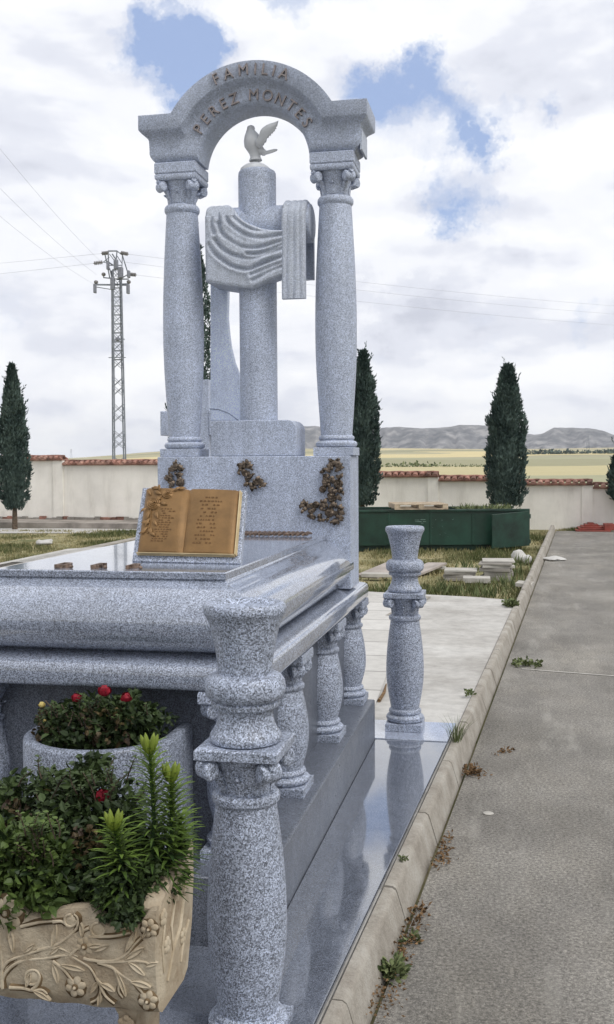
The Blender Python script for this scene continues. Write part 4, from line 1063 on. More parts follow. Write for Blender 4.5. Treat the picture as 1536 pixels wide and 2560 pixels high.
# plants in the trough
random.seed(31)
b1 = thing("rose_bush", "dark rose bush with one red bloom, behind the bright shrub in the cream trough", "rose bush", (-.98, YT+.16, ZT-.065))
m = MB()
for (px, py, y, rx, rz, n) in [(215, 2010, 2.32, .075, .085, 210), (225, 1950, 2.36, .04, .055, 90), (275, 2090, 2.24, .10, .08, 230), (160, 2080, 2.25, .09, .07, 220), (60, 1990, 2.42, .09, .05, 150), (20, 2060, 2.36, .08, .07, 150), (330, 2160, 2.2, .085, .08, 200), (240, 2190, 2.18, .09, .07, 190), (305, 2030, 2.30, .05, .07, 90), (130, 1975, 2.4, .05, .045, 80), (400, 2150, 2.24, .06, .08, 130)]:
    c = onY(px, py, y); foliage(m, c, (rx, .06, rz), n, .026, .020)
m.build("leaves", L_ROSE, b1, smooth=False, tone=True)
m = MB()
for (px, py, y) in [(170, 1990, 2.34), (215, 2110, 2.16), (235, 2120, 2.15), (30, 2040, 2.3)]: foliage(m, onY(px, py, y), (.04, .04, .04), 26, .020, .015, clump=3)
m.build("reddish_leaves", L_ROSEB, b1, smooth=False, tone=True)
m = MB()
for i in range(16): stem(m, (-.98+random.gauss(0, .06), YT+.13, ZT-.065), (-.98+random.gauss(0, .10), YT+.17, ZT+random.uniform(.0, .09)))
m.build("stems", BARK, b1)
c = onY(258, 1994, 2.27); m = MB(); rose(m, c, .021); m.build("rose_flower", ROSE, b1, ang=180)
b2 = thing("shrub", "bright green leafy shrub at the left end of the cream trough", "shrub", (-1.09, YT+.10, ZT-.065))
m = MB()
for (px, py, y, rx, rz, n) in [(60, 2150, 2.13, .085, .075, 270), (95, 2100, 2.16, .05, .035, 90), (75, 2230, 2.10, .075, .06, 200), (-20, 2140, 2.14, .08, .08, 170), (140, 2180, 2.12, .04, .05, 80)]:
    foliage(m, onY(px, py, y), (rx, .06, rz), int(n*.8), .031, .023)
m.build("leaves", L_BRIGHT, b2, smooth=False, tone=True)
m = MB()
for i in range(10): stem(m, (-1.09+random.gauss(0, .03), YT+.1, ZT-.065), (-1.09+random.gauss(0, .06), YT+.08, ZT+random.uniform(.02, .12)))
m.build("stems", BARK, b2)
random.seed(91)
def shoots(parent, mat, spots, L=.10):
    m, st_ = MB(), MB()
    for (px, py, y) in spots:
        c = onY(px, py, y); d = (Vector((random.gauss(0, .35), random.gauss(0, .3)-.15, 1))).normalized(); l_ = L*random.uniform(.6, 1.3); bend = Vector((random.gauss(0, .3), 0, -.1))
        pts = [c+d*l_*t_+bend*l_*t_*t_ for t_ in (0, .35, .7, 1)]; st_.tube(pts, [.002, .0017, .0013, .0008], 5)
        for k in range(11):
            t_ = .1+.9*k/10; p = c+d*l_*t_+bend*l_*t_*t_; a = k*2.4; m.oval(p, Vector((math.cos(a), math.sin(a), .45)), Vector((0, 0, 1)), random.uniform(.012, .024)*(1.1-.5*t_), random.uniform(.008, .014), 0, .15, min(1, .4+.6*t_))
    m.build("shoot_leaves", mat, parent, smooth=False, tone=True); st_.build("shoots", BARK, parent)
shoots(b1, L_ROSE, [(random.uniform(20, 340), random.uniform(1940, 2090), 2.26) for q in range(26)], .075)
shoots(b2, L_BRIGHT, [(random.uniform(0, 150), random.uniform(2080, 2200), 2.09) for q in range(22)], .06)
shoots(bush, L_ROSE, [(random.uniform(100, 380), random.uniform(1760, 1830), 2.97) for q in range(18)], .05)
b3 = thing("shrub", "low dark green shrub spilling over the right front rim of the cream trough", "shrub", (-.86, YT+.10, ZT-.065))
m = MB()
for (px, py, y, rx, rz, n) in [(300, 2245, 2.085, .055, .045, 150), (335, 2200, 2.13, .06, .05, 150), (250, 2190, 2.12, .055, .05, 130), (385, 2225, 2.16, .05, .035, 90), (330, 2275, 2.075, .03, .03, 60)]:
    foliage(m, onY(px, py, y), (rx, .05, rz), n, .020, .015)
m.build("leaves", L_ROSE, b3, smooth=False, tone=True)
def lily(label, tops, z0, rl, n, basepx, y, bud=True, lean=0, wmul=1.0):
    root = onY(basepx[0], basepx[1], y)
    t = thing("lily_plant", label, "lily", tuple(root), "lilies with narrow whorled leaves in the cream trough")
    lm, st, bd = MB(), MB(), MB()
    for (px, py) in tops:
        tp_ = onY(px, py, y); L = (tp_-root).length
        st.tube([root, root.lerp(tp_, .5)+Vector((.012, 0, 0)), tp_], [.0055, .0045, .003], 7)
        for i in range(n):
            t_ = (i/n)**.9; p = root.lerp(tp_, t_)+Vector((.012*math.sin(math.pi*t_), 0, 0)); a = i*2.4
            up_ = lerp(.25, 1.0, t_**1.5); d = Vector((math.cos(a), math.sin(a), up_)).normalized()
            ll = rl*lerp(1.0, .55, t_**2)*random.uniform(.6, 1.2); w_ = .0075*wmul*random.uniform(.6, 1.3)
            side = Vector((-math.sin(a), math.cos(a), 0)); tn = max(0, min(1, .25+.75*t_**2+random.gauss(0, .12)))
            pts = []
            for q in range(5):
                s_ = q/4; pts.append((p+d*ll*s_+Vector((0, 0, -.30*ll*s_*s_)), w_*math.sin(math.pi*(.18+.8*s_))))
            vs = []
            for c_, ww in pts: vs += [c_-side*ww*.5, c_+Vector((0, 0, -.001)), c_+side*ww*.5]
            fs = []
            for q in range(4): fs += [(q*3, q*3+1, q*3+4, q*3+3), (q*3+1, q*3+2, q*3+5, q*3+4)]
            lm.add(vs, fs, 0, tn)
        if bud:
            for k in range(6):
                a = k*1.05+.3; d = Vector((math.cos(a)*.33, math.sin(a)*.33, 1)).normalized(); q = tp_+Vector((math.cos(a)*.006, math.sin(a)*.006, -.012))
                bd.tube([q, q+d*.010, q+d*.024, q+d*.036, q+d*.043], [.003, .0055, .0065, .004, .0008], 8)
    lm.build("leaves", L_LILY, t, smooth=False, tone=True); st.build("stem", L_LILY, t)
    if bud: bd.build("buds", L_BUD, t)
lily("tallest lily with a yellow-green bud head at the right of the cream trough", [(374, 1868)], 0, .085, 230, (372, 2230), 2.17)
lily("lily whose bud head opens just left of the big pillar", [(428, 1940)], 0, .088, 220, (405, 2230), 2.19)
lily("short bright lily tip in the middle of the cream trough", [(285, 2060)], 0, .084, 170, (300, 2260), 2.11, wmul=1.15)
lily("leafy lily shoot without buds, closest to the big pillar", [(452, 2040)], 0, .088, 150, (415, 2230), 2.23, bud=False)

# ------------------------------------------------------------------ neighbouring grave cross behind
nb = thing("grave_cross", "grey granite cross of the neighbouring grave seen behind the left column", "cross", (-2.20, 7.1, -.02))
m = MB(); a = onY(463, 950, 7.0); b_ = onY(522.5, 950, 7.0); m.box(a.x, b_.x, 7.0, 7.12, .45, a.z); m.build("upright", G_HONED, nb, bevel=.004)
m = MB(); c = onY(400, 1028, 6.985); d = onY(400, 1089, 6.985); m.box(c.x, a.x-.001, 6.99, 7.11, d.z, c.z); m.build("arm", G_HONED, nb, bevel=.004); m = MB(); m.box(b_.x+.001, b_.x+(a.x-c.x), 6.99, 7.11, d.z, c.z); m.build("arm", G_HONED, nb, bevel=.004)
m = MB(); m.rect(-2.5, -1.9, 6.9, 7.25, [(0, -.02), (0, .44), (.01, .45)]); m.build("pedestal", G_HONED, nb, bevel=.004)

# ------------------------------------------------------------------ perimeter wall
wp0 = onZ(0, 1296, 0); wp1 = onZ(1420, 1322, GZ)
def wall_at(px): 
    r_ = ray(px, 1250); d = (wp1-wp0); # intersection in plan
    den_ = r_.x*d.y-r_.y*d.x; t_ = (wp0.x*d.y-wp0.y*d.x)/den_
    return Vector((r_.x*t_, r_.y*t_, 0))
wall = thing("perimeter_wall", "long white rendered cemetery wall stepping down to the right under a roof-tile coping", "wall", tuple(wall_at(700)+Vector((0, 0, GZ))))
wd_ = (wp1-wp0); wd_.z = 0; wd_.normalize(); wn = Vector((wd_.y, -wd_.x, 0))           # towards the camera
if wn.y > 0: wn = -wn
bays = [(-420, -130, 1130), (-130, 160, 1139), (160, 440, 1149), (440, 690, 1159), (690, 900, 1168), (900, 1097, 1178.5), (1097, 1290, 1188), (1290, 1483, 1198), (1483, 1690, 1206), (1690, 1920, 1214)]
for i, (xa, xb, yt) in enumerate(bays):
    A_, B_ = wall_at(xa), wall_at(xb); mid = (A_+B_)*.5; pm = (xa+xb)/2
    # height of the tile crest above ground from the picture row
    r_ = ray(pm, yt); s_ = mid.y/r_.y; ztop = CAM.z + r_.z*s_
    L = (B_-A_).length; Mw = Matrix((wd_, -wn, Vector((0, 0, 1)))).transposed().to_4x4(); Mw.translation = A_
    th_tile = .15
    m = MB(); m.box(.0, L-.0, .0, .22, GZ-.1, ztop-th_tile+.012, M=Mw); m.build("wall_panel", WALLW, wall, smooth=False)
    m = MB(); pw = 26/FPX*mid.length; m.box(L-pw, L+.0-.001, -.035, .0-.002, GZ-.1, ztop-th_tile+.008, M=Mw); m.build("pilaster", WALLW, wall, smooth=False)
    # tiles
    m = MB(); nt_ = max(6, int(L/.155)); stp = L/nt_
    for k in range(nt_):
        cx_ = (k+.5)*stp
        for sgn in (1, -1):
            rings = []
            for q in range(4):
                t_ = q/3; yy = .11 - sgn*(t_*.21); zz_ = ztop - .010 - t_*.075; rr = stp*(.34+.10*t_)
                rings.append([Mw @ Vector((cx_+rr*math.cos(math.pi*j/8), yy, zz_-.035+rr*.85*math.sin(math.pi*j/8))) for j in range(9)]+[Mw @ Vector((cx_-rr*.85, yy, zz_-.045)), Mw @ Vector((cx_+rr*.85, yy, zz_-.045))])
            m.loft(rings, random.choice((0, 0, 1, 2)))
    m.tube([Mw @ Vector((-.01+L*k_/14, .11, ztop-.028+.006*math.sin(k_*2.1))) for k_ in range(15)], .038, 8, 0)
    m.box(0, L, -.06, .28, ztop-th_tile+.0, ztop-th_tile+.05, 1, M=Mw)
    m.build("tile_coping", [TILE, simple("roof_tile_brown", (.36, .21, .165), .9, .2, 0, .3, 5), simple("roof_tile_dark", (.23, .13, .105), .9, .2, 0, .3, 5)], wall, ang=50)
# raised strip and its rubble foot (left)
A_, B_ = wall_at(-420), wall_at(452)
Mw = Matrix((wd_, -wn, Vector((0, 0, 1)))).transposed().to_4x4(); Mw.translation = A_; L = (B_-A_).length
m = MB(); m.box(0, L, -1.7, -.04, GZ-.2, -.005, M=Mw); m.build("wall_footing", simple("brown_footing", (.30, .27, .24), .95, .2, 0, .2, 2, .3, 20), wall, smooth=False)
m = MB(); random.seed(5); x = 0
while x < L:
    w_ = random.uniform(.10, .24); h_ = random.uniform(.03, .085); m.box(x, x+w_*.93, -.10-random.random()*.03, -.038, -.003, h_, random.choice((0, 1, 1)), M=Mw); x += w_
m.build("stone_course", [TILE, SLAB], wall, smooth=False)

# ------------------------------------------------------------------ cypresses
def cypress(label, px, ptop, pbot, wpx, d, seed, shape=None, lean=0, n=5200, ground=GZ, leafs=.055):
    random.seed(seed)
    b_ = CAM + (F0 + R0*((px-768)/FPX))*d
    top = CAM.z + (1156-ptop)/FPX*d; bot = CAM.z+(1156-pbot)/FPX*d
    H = top-bot; Rm = wpx/2/FPX*d
    t = thing("cypress", label, "cypress", (b_.x, b_.y, ground), "cypresses around the cemetery wall")
    m = MB(); m.tube([(b_.x, b_.y, ground-.05), (b_.x+.01, b_.y, bot+.1), (b_.x, b_.y, bot+H*.5), (b_.x, b_.y, top-H*.12)], [.075, .06, .04, .01], 8); m.build("trunk", BARK, t)
    shp = shape or [(0, .45), (.04, .72), (.12, .93), (.24, 1.0), (.4, .90), (.55, .75), (.7, .56), (.82, .38), (.92, .20), (1, .03)]
    m = MB()
    core = []
    for k in range(15):
        u = .02+.93*k/14
        core.append([(b_.x+lean*Rm*u*u+pl(shp, u)*Rm*.74*(1+.15*noise.noise(Vector((j*.9, u*9, seed))))*math.cos(2*math.pi*j/12), b_.y+pl(shp, u)*Rm*.74*math.sin(2*math.pi*j/12), bot+H*u) for j in range(12)])
    m.loft(core)
    for i in range(n):
        u = random.random()**.85; a = random.uniform(0, 6.283)
        rr = pl(shp, u)*Rm*(1+.20*noise.noise(Vector((math.cos(a)*1.6, math.sin(a)*1.6, u*11+seed)))+.20*noise.noise(Vector((math.cos(a)*4, math.sin(a)*4, u*34+seed))))
        k = random.random(); f = 1 if k < .62 else random.uniform(.35, 1)
        z = bot+H*u
        lx = lean*Rm*u*u
        p = Vector((b_.x+lx+rr*f*math.cos(a), b_.y+rr*f*math.sin(a), z))
        out = Vector((math.cos(a), math.sin(a), 0)); d_ = (out*random.uniform(.15, .75)+Vector((0, 0, 1))+rv()*.35).normalized()
        tn = max(0, min(1, .45+.9*noise.noise(Vector((p.x*4, p.y*4, p.z*2.2)))+random.gauss(0, .15)))
        s_ = leafs*random.uniform(.6, 1.4)
        for q in range(3):
            m.leaf(p+rv()*s_*.5, (d_+rv()*.4).normalized(), rv(), s_*random.uniform(1.1, 2.0), s_*.6, 0, .2, tn)
        if random.random() < .012:      # stray shoots outside the outline
            for q in range(9): m.leaf(p+out*s_*.9*q*.25+Vector((0, 0, s_*q*.45)), (out*.5+Vector((0, 0, 1))+rv()*.5).normalized(), rv(), s_*1.3, s_*.5, 0, .2, tn)
    m.build("crown", L_CYP, t, smooth=False, tone=True); return t
cypress("slim tapering cypress with a short bare trunk at the left edge before the white wall", 36, 912, 1270, 74, 26.5, 1, shape=[(0, .42), (.05, .72), (.12, .88), (.25, 1.0), (.4, .90), (.55, .78), (.7, .62), (.82, .42), (.92, .22), (1, .02)])
cypress("ragged cypress rising just right of the tomb headstone behind the green skip", 905, 884, 1268, 84, 24.0, 2, shape=[(0, .5), (.08, .8), (.25, .98), (.4, .98), (.6, .80), (.72, .62), (.8, .58), (.86, .30), (.93, .22), (1, .05)], lean=.15)
cypress("wide ragged cypress at the right end of the green skip", 1265, 920, 1268, 90, 23.6, 3, shape=[(0, .8), (.1, .95), (.25, 1.0), (.4, .97), (.55, .85), (.62, .95), (.68, .70), (.8, .52), (.9, .38), (1, .08)], lean=.1)
cypress("dark cypress hidden behind the left column, only its edge showing beside the shroud", 477, 575, 1230, 98, 15.0, 4, n=6500, leafs=.035, shape=[(0, .7), (.2, .95), (.4, 1.0), (.65, 1.0), (.8, .88), (.92, .55), (1, .05)])
cypress("cypress cut by the right edge of the picture before the white wall", 1566, 1080, 1262, 80, 24.4, 6, n=2600)

# ------------------------------------------------------------------ green skip
sk = thing("skip", "long dark green waste skip with an open end door and scuffed side", "skip", (-1.35, 19.6, GZ))
P0 = onZ(860, 1377, GZ); P1 = onZ(1321, 1373, GZ); P0.z = P1.z = 0
sx_ = (P1-P0).normalized(); P0 = P1 - sx_*5.2; sy_ = Vector((-sx_.y, sx_.x, 0)); Ms = Matrix((sx_, sy_, Vector((0, 0, 1)))).transposed().to_4x4(); Ms.translation = P0
L = (P1-P0).length; HT = CAM.z+(1155-1272)/FPX*(P1.length)*.985; ZB2 = GZ+.09
m = MB()
def sb(m, x0, x1, y0, y1, z0, z1, mi=0): m.box(x0, x1, y0, y1, z0, z1, mi, M=Ms)
sb(m, 0, L, 0, .03, ZB2, HT-.04); sb(m, 0, L, 1.27, 1.30, ZB2, HT-.04); sb(m, 0, .03, .031, 1.269, ZB2, HT-.04); sb(m, .031, L-.001, .031, 1.269, ZB2, ZB2+.03)
m.build("side_panels", SKIP, sk, smooth=False, bevel=.004)
m = MB(); sb(m, -.02, L+.02, -.03, .05, HT-.038, HT+.004); sb(m, -.02, L+.02, 1.25, 1.33, HT-.038, HT+.004); m.build("top_rail", SKIPD, sk, smooth=False, bevel=.004)
m = MB()
for k in range(7): m = MB(); x = .25+k*(L-.5)/6; sb(m, x-.02, x+.02, -.012, -.001, ZB2+.02, HT-.045); m.build("rib", SKIP, sk, smooth=False, bevel=.004)
m = MB(); sb(m, .05, L-.1, .10, .18, GZ-.02, ZB2-.001); m.build("skid", SKIPD, sk, smooth=False); m = MB(); sb(m, .05, L-.1, 1.1, 1.18, GZ-.02, ZB2-.001); m.build("skid", SKIPD, sk, smooth=False)
# open end door swung back along the side
D0 = onZ(1320, 1366, ZB2-.02); D1 = onZ(1229, 1386, ZB2-.04); D0 = Vector((P1.x+.012, P1.y-.02, 0)); D1.z = 0
_r = ray(1229, 1380); D1 = Vector((_r.x/_r.y*(P1.y-.42), P1.y-.42, 0))
dx_ = (D1-D0).normalized(); dn_ = Vector((-dx_.y, dx_.x, 0)); Md = Matrix((dx_, dn_, Vector((0, 0, 1)))).transposed().to_4x4(); Md.translation = D0
DL = (D1-D0).length; 
dz0, dz1 = ZB2-.02, HT-.035
m = MB()
m.loft([[Md @ Vector(p) for p in ((0, 0, dz0), (DL, 0, dz0-.03), (DL, 0, dz1-.05), (0, 0, dz1))], [Md @ Vector(p) for p in ((0, .03, dz0), (DL, .03, dz0-.03), (DL, .03, dz1-.05), (0, .03, dz1))]])
door = fixnormals(m.build("open_door", SKIPD, sk, smooth=False, bevel=.004)); door['label'] = "open end door of the skip"
m = MB(); 
for z in (dz0+.08, dz1-.1): m.tube([Md @ Vector((-.012, .015, z-.04)), Md @ Vector((-.012, .015, z+.04))], .016, 8)
m.build("hinge", SKIPD, door)
m = MB()
for (px, py, w_, h_) in [(1043, 1300, 11, 1.6), (1058, 1299, 12, 1.6), (1046, 1304, 16, 1.8), (1062, 1304, 8, 1.8), (1056, 1308, 6, 1.5)]:
    q = (onY(px, py, (Ms @ Vector((3.2, 0, 0))).y)-P0).dot(sx_); z = onY(px, py, (Ms @ Vector((3.2, 0, 0))).y).z; k = P1.y/FPX
    sb(m, q-w_*k/2, q+w_*k/2, -.0035, -.0015, z-h_*k/2, z+h_*k/2)
m.build("worn_marking", SCUFF, sk, smooth=False)
m = MB(); random.seed(9)
for i in range(12):
    q = 3.45+random.random()*.35+random.gauss(0, .05); z = HT-.16-random.random()*.38; w_ = random.uniform(.005, .022); m.box(q, q+w_, -.0035, -.0015, z, z+random.uniform(.003, .012), M=Ms)
m.build("scuffs", SCUFF, sk, smooth=False)
# load: pallet, plants
pa = thing("pallet", "weathered wooden pallet lying across the top of the green skip", "pallet", tuple(Ms @ Vector((3.0, .6, HT))))
q0 = (onY(978, 1270, P1.y)-P0).dot(sx_); q1 = (onY(1112, 1270, P1.y)-P0).dot(sx_)
m = MB()
for k in range(5): sb(m, q0, q1, -.05+k*.24, .09+k*.24, HT+.090, HT+.106)
m.build("deck_boards", WOOD, pa, smooth=False)
m = MB()
for x in (q0, (q0+q1)/2-.05, q1-.1): sb(m, x, x+.1, -.05, 1.05, HT+.024, HT+.088)
m.build("bearers", WOOD, pa, smooth=False)
m = MB()
for k in range(3): sb(m, q0, q1, -.05+k*.47, .05+k*.47, HT+.006, HT+.022)
m.build("bottom_boards", WOOD, pa, smooth=False)
m = MB(); random.seed(14)
for i in range(420):
    px = random.choice((random.uniform(1150, 1300), random.uniform(1160, 1215), random.uniform(1240, 1290))); x = (onY(px, 1270, P1.y)-P0).dot(sx_)
    p = Ms @ Vector((x, random.uniform(.1, 1.1), HT-.03)); m.leaf(p, (rv()+Vector((0, 0, .9))).normalized(), rv(), random.uniform(.06, .15), .018)
o = m.build("plant_waste", L_WEED, origin=Ms @ Vector((3.9, .6, HT)), smooth=False, tone=True); tag(o, "heap of cut weeds and dry plants in the right part of the skip", "garden waste")
m = MB(); m.v = []; m.box(0.04, L-.3, .04, 1.26, ZB2+.03, HT-.08, M=Ms); o = m.build("rubble_load", SOIL, origin=Ms @ Vector((2, .6, ZB2)), smooth=False); tag(o, "earth and rubble filling the green skip below its rim", "rubble")

# ------------------------------------------------------------------ stone slabs in the grass
def slabthing(name, label, layers, group=None):
    c0 = None
    t = None
    for i, (px, py, w_, d_, z0, h_, rot, mat) in enumerate(layers):
        c = onZ(px, py, GZ)
        if t is None: t = thing(name, label, "stone slab" if len(layers) == 1 else "slab stack", (c.x, c.y, GZ), group)
        M_ = Matrix.Translation((c.x, c.y, GZ+z0)) @ Matrix.Rotation(R(rot), 4, 'Z'); m = MB(); m.box(-w_/2, w_/2, -d_/2, d_/2, 0, h_, M=M_); m.build("slab", mat, t, smooth=False, bevel=.006)
slabthing("slab_stack", "small pile of thin old stone slabs left of the larger pile before the skip", [(1150, 1446, .44, .34, -.02, .045, 4, SLAB), (1148, 1446, .41, .33, .026, .040, -3, SLAB), (1150, 1446, .43, .34, .067, .035, 5, SLAB), (1153, 1446, .45, .36, .103, .030, 1, SLABL)])
slabthing("slab_stack", "tallest pile of stone slabs in the weeds beside the kerb", [(1243, 1446, .42, .40, -.02, .07, -5, SLAB), (1246, 1446, .40, .38, .051, .06, 3, SLAB), (1240, 1446, .42, .42, .112, .05, -4, SLAB), (1244, 1446, .44, .42, .163, .035, 6, SLABL), (1240, 1446, .45, .44, .199, .028, -2, SLAB), (1246, 1444, .44, .46, .228, .026, 3, SLABL)])
def tilted(label, px, py, w_, d_, rx, ry, rz, mat=SLAB, h_=.035):
    c = onZ(px, py, GZ); o3 = Vector((c.x, c.y, GZ)); M_ = Matrix.Translation(o3+Vector((0, 0, .05))) @ Matrix.Rotation(R(rz), 4, 'Z') @ Matrix.Rotation(R(rx), 4, 'X') @ Matrix.Rotation(R(ry), 4, 'Y')
    m = MB(); m.box(-w_/2, w_/2, -d_/2, d_/2, -h_/2, h_/2, M=M_); o = m.build("stone_slab", mat, origin=o3, smooth=False, bevel=.005); tag(o, label, "stone slab")
tilted("brownish slab leaning on stones in the grass just left of the far pillar", 958, 1434, .36, .8, 9, 4, -28, simple("brown_slab", (.37, .33, .30), .9, .2, 0, .12, 4))
tilted("brownish slab lying askew in the grass just right of the far pillar", 1058, 1432, .34, .75, 9, -3, -30, simple("brown_slab_b", (.38, .34, .31), .9, .2, 0, .12, 4))
tilted("pale thin slab lying flat in the grass under the brownish slab by the tomb", 945, 1446, .45, .2, 0, 0, 3, SLABL, .05)
tilted("pale low slab lying in the weeds in front of the two slab piles", 1192, 1458, .36, .22, 2, 0, 3, SLABL, .07)
tilted("pale narrow slab between the far pillar and the small slab pile", 1095, 1428, .25, .2, 0, 0, 5, SLABL, .03)
tilted("flat pale stone against the kerb at the corner of the grass", 1312, 1470, .20, .3, 0, 4, -8, SLABL, .05)
def sack(label, px, py, s, mat=PAPER, z=GZ, name="sack"):
    c = onZ(px, py, z); m = MB()
    M_ = Matrix.Diagonal((1, 1, 1)).to_3x3(); m.blob((c.x, c.y, z+s[2]*.7), *s, u=16, v=9)
    for v in m.v:
        k = noise.fractal(Vector((v.x*7, v.y*7, v.z*9)), 1, 2, 3)*.5; cc = Vector((c.x, c.y, z+s[2]*.5)); v += (v-cc)*k
        v.z = max(v.z, z-.01)
    o = m.build(name, mat, origin=(c.x, c.y, z), ang=80); return o
tag(sack("", 1298, 1402, (.12, .12, .10)), "crumpled white sack in the weeds right behind the tallest slab pile", "sack")
tag(sack("", 1318, 1408, (.07, .10, .07)), "small white sack squeezed between the sack and the kerb", "sack")
o = sack("", 1386, 1400, (.17, .26, .030), name="plastic_sheet"); tag(o, "flattened white plastic sheet lying on the road against the kerb", "plastic sheet")
o = sack("", 108, 1362, (.22, .12, .06), name="plastic_sheet"); tag(o, "crumpled white plastic lying in the dry grass at the left", "plastic sheet")
o = sack("", 1222, 2034, (.028, .028, .004), SLABL, name="mortar_spot"); tag(o, "small pale dried mortar spot on the road beside the kerb", "mortar spot")

# red step-like stack at the end of the road
c = onZ(1483, 1329, GZ); rd = thing("red_boards", "stepped pile of red painted boards at the far end of the road", "board pile", (c.x, c.y, GZ))
for k, (a0, a1, z0, z1) in enumerate([(1440, 1527, 0, .035), (1448, 1522, .04, .07), (1456, 1518, .075, .105), (1465, 1500, .11, .14), (1474, 1490, .145, .17)]):
    p, q = onZ(a0, 1329, GZ), onZ(a1, 1329, GZ); m = MB(); m.box(p.x, q.x, p.y+.12*k, p.y+.9, GZ+z0, GZ+z1); m.build("board", REDM, rd, smooth=False, bevel=.004)
m = MB(); p = onZ(1512, 1329, GZ); m.box(p.x, p.x+.22, p.y-.01, p.y+.5, GZ+.03, GZ+.17); m.build("end_block", REDM, rd, smooth=False, bevel=.004)
p = onZ(1391, 1322, GZ)
grass_patch("grass", [(p.x+.05, 24.95), (p.x+1.2, 24.95), (p.x+1.2, 25.7), (p.x-.2, 25.7)], 500, .03, .08, GZ-.02)

# ------------------------------------------------------------------ weeds, dry leaves
random.seed(41)
def weed(label, px, py, z, n, L, w, spread, blades=False, kindname="weed", mat=L_WEED):
    c = onZ(px, py, z); m = MB()
    for i in range(n):
        a = random.uniform(0, 6.28); rr = random.random()*spread; p = Vector((c.x+rr*math.cos(a)*.7, c.y+rr*math.sin(a), z-.004)); out = Vector((math.cos(a), math.sin(a), 0))
        if blades:
            l_ = L*random.uniform(.5, 1.2); s_ = Vector((-math.sin(a), math.cos(a), 0))*w; d = (out*random.uniform(.1, .7)+Vector((0, 0, 1))).normalized()
            m.add([p-s_, p+s_, p+d*l_*.6+s_*.6, p+d*l_+out*l_*.25, p+d*l_*.6-s_*.6], [(0, 1, 2, 4), (4, 2, 3)], 0, random.random())
        else:
            for q in range(3): m.leaf(p+Vector((0, 0, random.random()*L*.8)), (out*.8+Vector((0, 0, .6))+rv()*.5).normalized(), rv(), L*random.uniform(.4, .8), w, 0, .15, random.random())
    o = m.build(kindname, mat, origin=(c.x, c.y, z), smooth=False, tone=True); tag(o, label, "weed"); return o
weed("long-bladed grass tuft growing between the polished floor and the kerb", 1140, 1850, .0, 60, .13, .0022, .05, True, "grass_tuft")
weed("leafy weed on the corner of the pavement where the grass begins", 1277, 1516, -.02, 70, .07, .035, .12)
weed("tiny weed in the joint between pavement and kerb", 1176, 1738, -.004, 14, .04, .018, .03)
weed("low weed spreading beside the pale seam in the road", 1318, 1664, GZ, 60, .045, .025, .16)
weed("dark green weed at the foot of the kerb nearest the camera", 978, 2440, GZ, 60, .045, .018, .055)
weed("small weed at the kerb foot below the leaf litter", 1030, 2350, GZ, 16, .03, .014, .04)
weed("tiny moss tuft at the edge of the polished floor halfway along the kerb", 1008, 2150, 0.0, 20, .018, .008, .02)
for (x_, y_) in [(-.9, 13.0), (-.4, 12.6), (-1.6, 12.9), (-.15, 13.8), (-.75, 15.8), (.0, 16.5), (-1.7, 15.2), (-.1, 15.0)]:
    m = MB()
    for i in range(60):
        p = Vector((x_+random.gauss(0, .10), y_+random.gauss(0, .10), GZ-.02)); m.leaf(p, (rv()*.5+Vector((0, 0, 1))).normalized(), rv(), random.uniform(.08, .24), .018, 0, .2, random.random())
    o = m.build("weed", L_WEED, origin=(x_, y_, GZ-.02), smooth=False, tone=True)
    tag(o, "tall weed clump in the rough grass before the skip", "weed", "tall weed clumps before the skip")
def litter(label, pts, n, s, z=GZ, name="leaf_litter", mat=DRYL):
    m = MB(); c0 = onZ(pts[0][0], pts[0][1], z)
    for i in range(n):
        k = random.random()*(len(pts)-1); j = int(k); a, b_ = pts[j], pts[min(j+1, len(pts)-1)]; c = onZ(lerp(a[0], b_[0], k-j), lerp(a[1], b_[1], k-j), z)
        p = Vector((c.x+random.gauss(0, a[2]), c.y+random.gauss(0, a[2]*1.4), z+.004+random.random()*a[2]*.8)); d = rv(); d.z *= .5
        m.leaf(p, d, rv(), s*random.uniform(.5, 1.3), s*.6*random.uniform(.5, 1.2), 0, random.uniform(.1, .5))
    o = m.build(name, mat, origin=tuple(c0), smooth=False, tone=True); tag(o, label, "dry leaves"); return o
litter("pile of curled brown leaves against the kerb foot beside the far pillar's reflection", [(1190, 1932, .030), (1175, 1938, .022)], 120, .03)
litter("thin drift of dry leaf scraps on the road, ending in a green scrap", [(1245, 1885, .012), (1280, 1878, .012), (1230, 1890, .01)], 30, .025)
litter("trail of dry leaves along the kerb foot in the middle of the kerb", [(1120, 2090, .012), (1112, 2140, .018), (1100, 2170, .018)], 90, .022)
litter("loose heap of brown leaves in the gutter near the camera", [(1055, 2270, .016), (1045, 2300, .022), (1020, 2350, .018), (1000, 2420, .016)], 150, .022)
litter("brown grit and leaf crumbs at the kerb foot at the bottom of the picture", [(975, 2470, .03), (940, 2540, .035)], 120, .014)
m = MB(); a = onZ(948, 1752, -.01); b_ = onZ(966, 1710, -.01); m.tube([a, a.lerp(b_, .5)+Vector((.01, 0, 0)), b_], [.012, .010, .004], 6); o = m.build("stick", DRYL, origin=a); tag(o, "dark dry pod lying on the paving left of the far pillar", "stick")

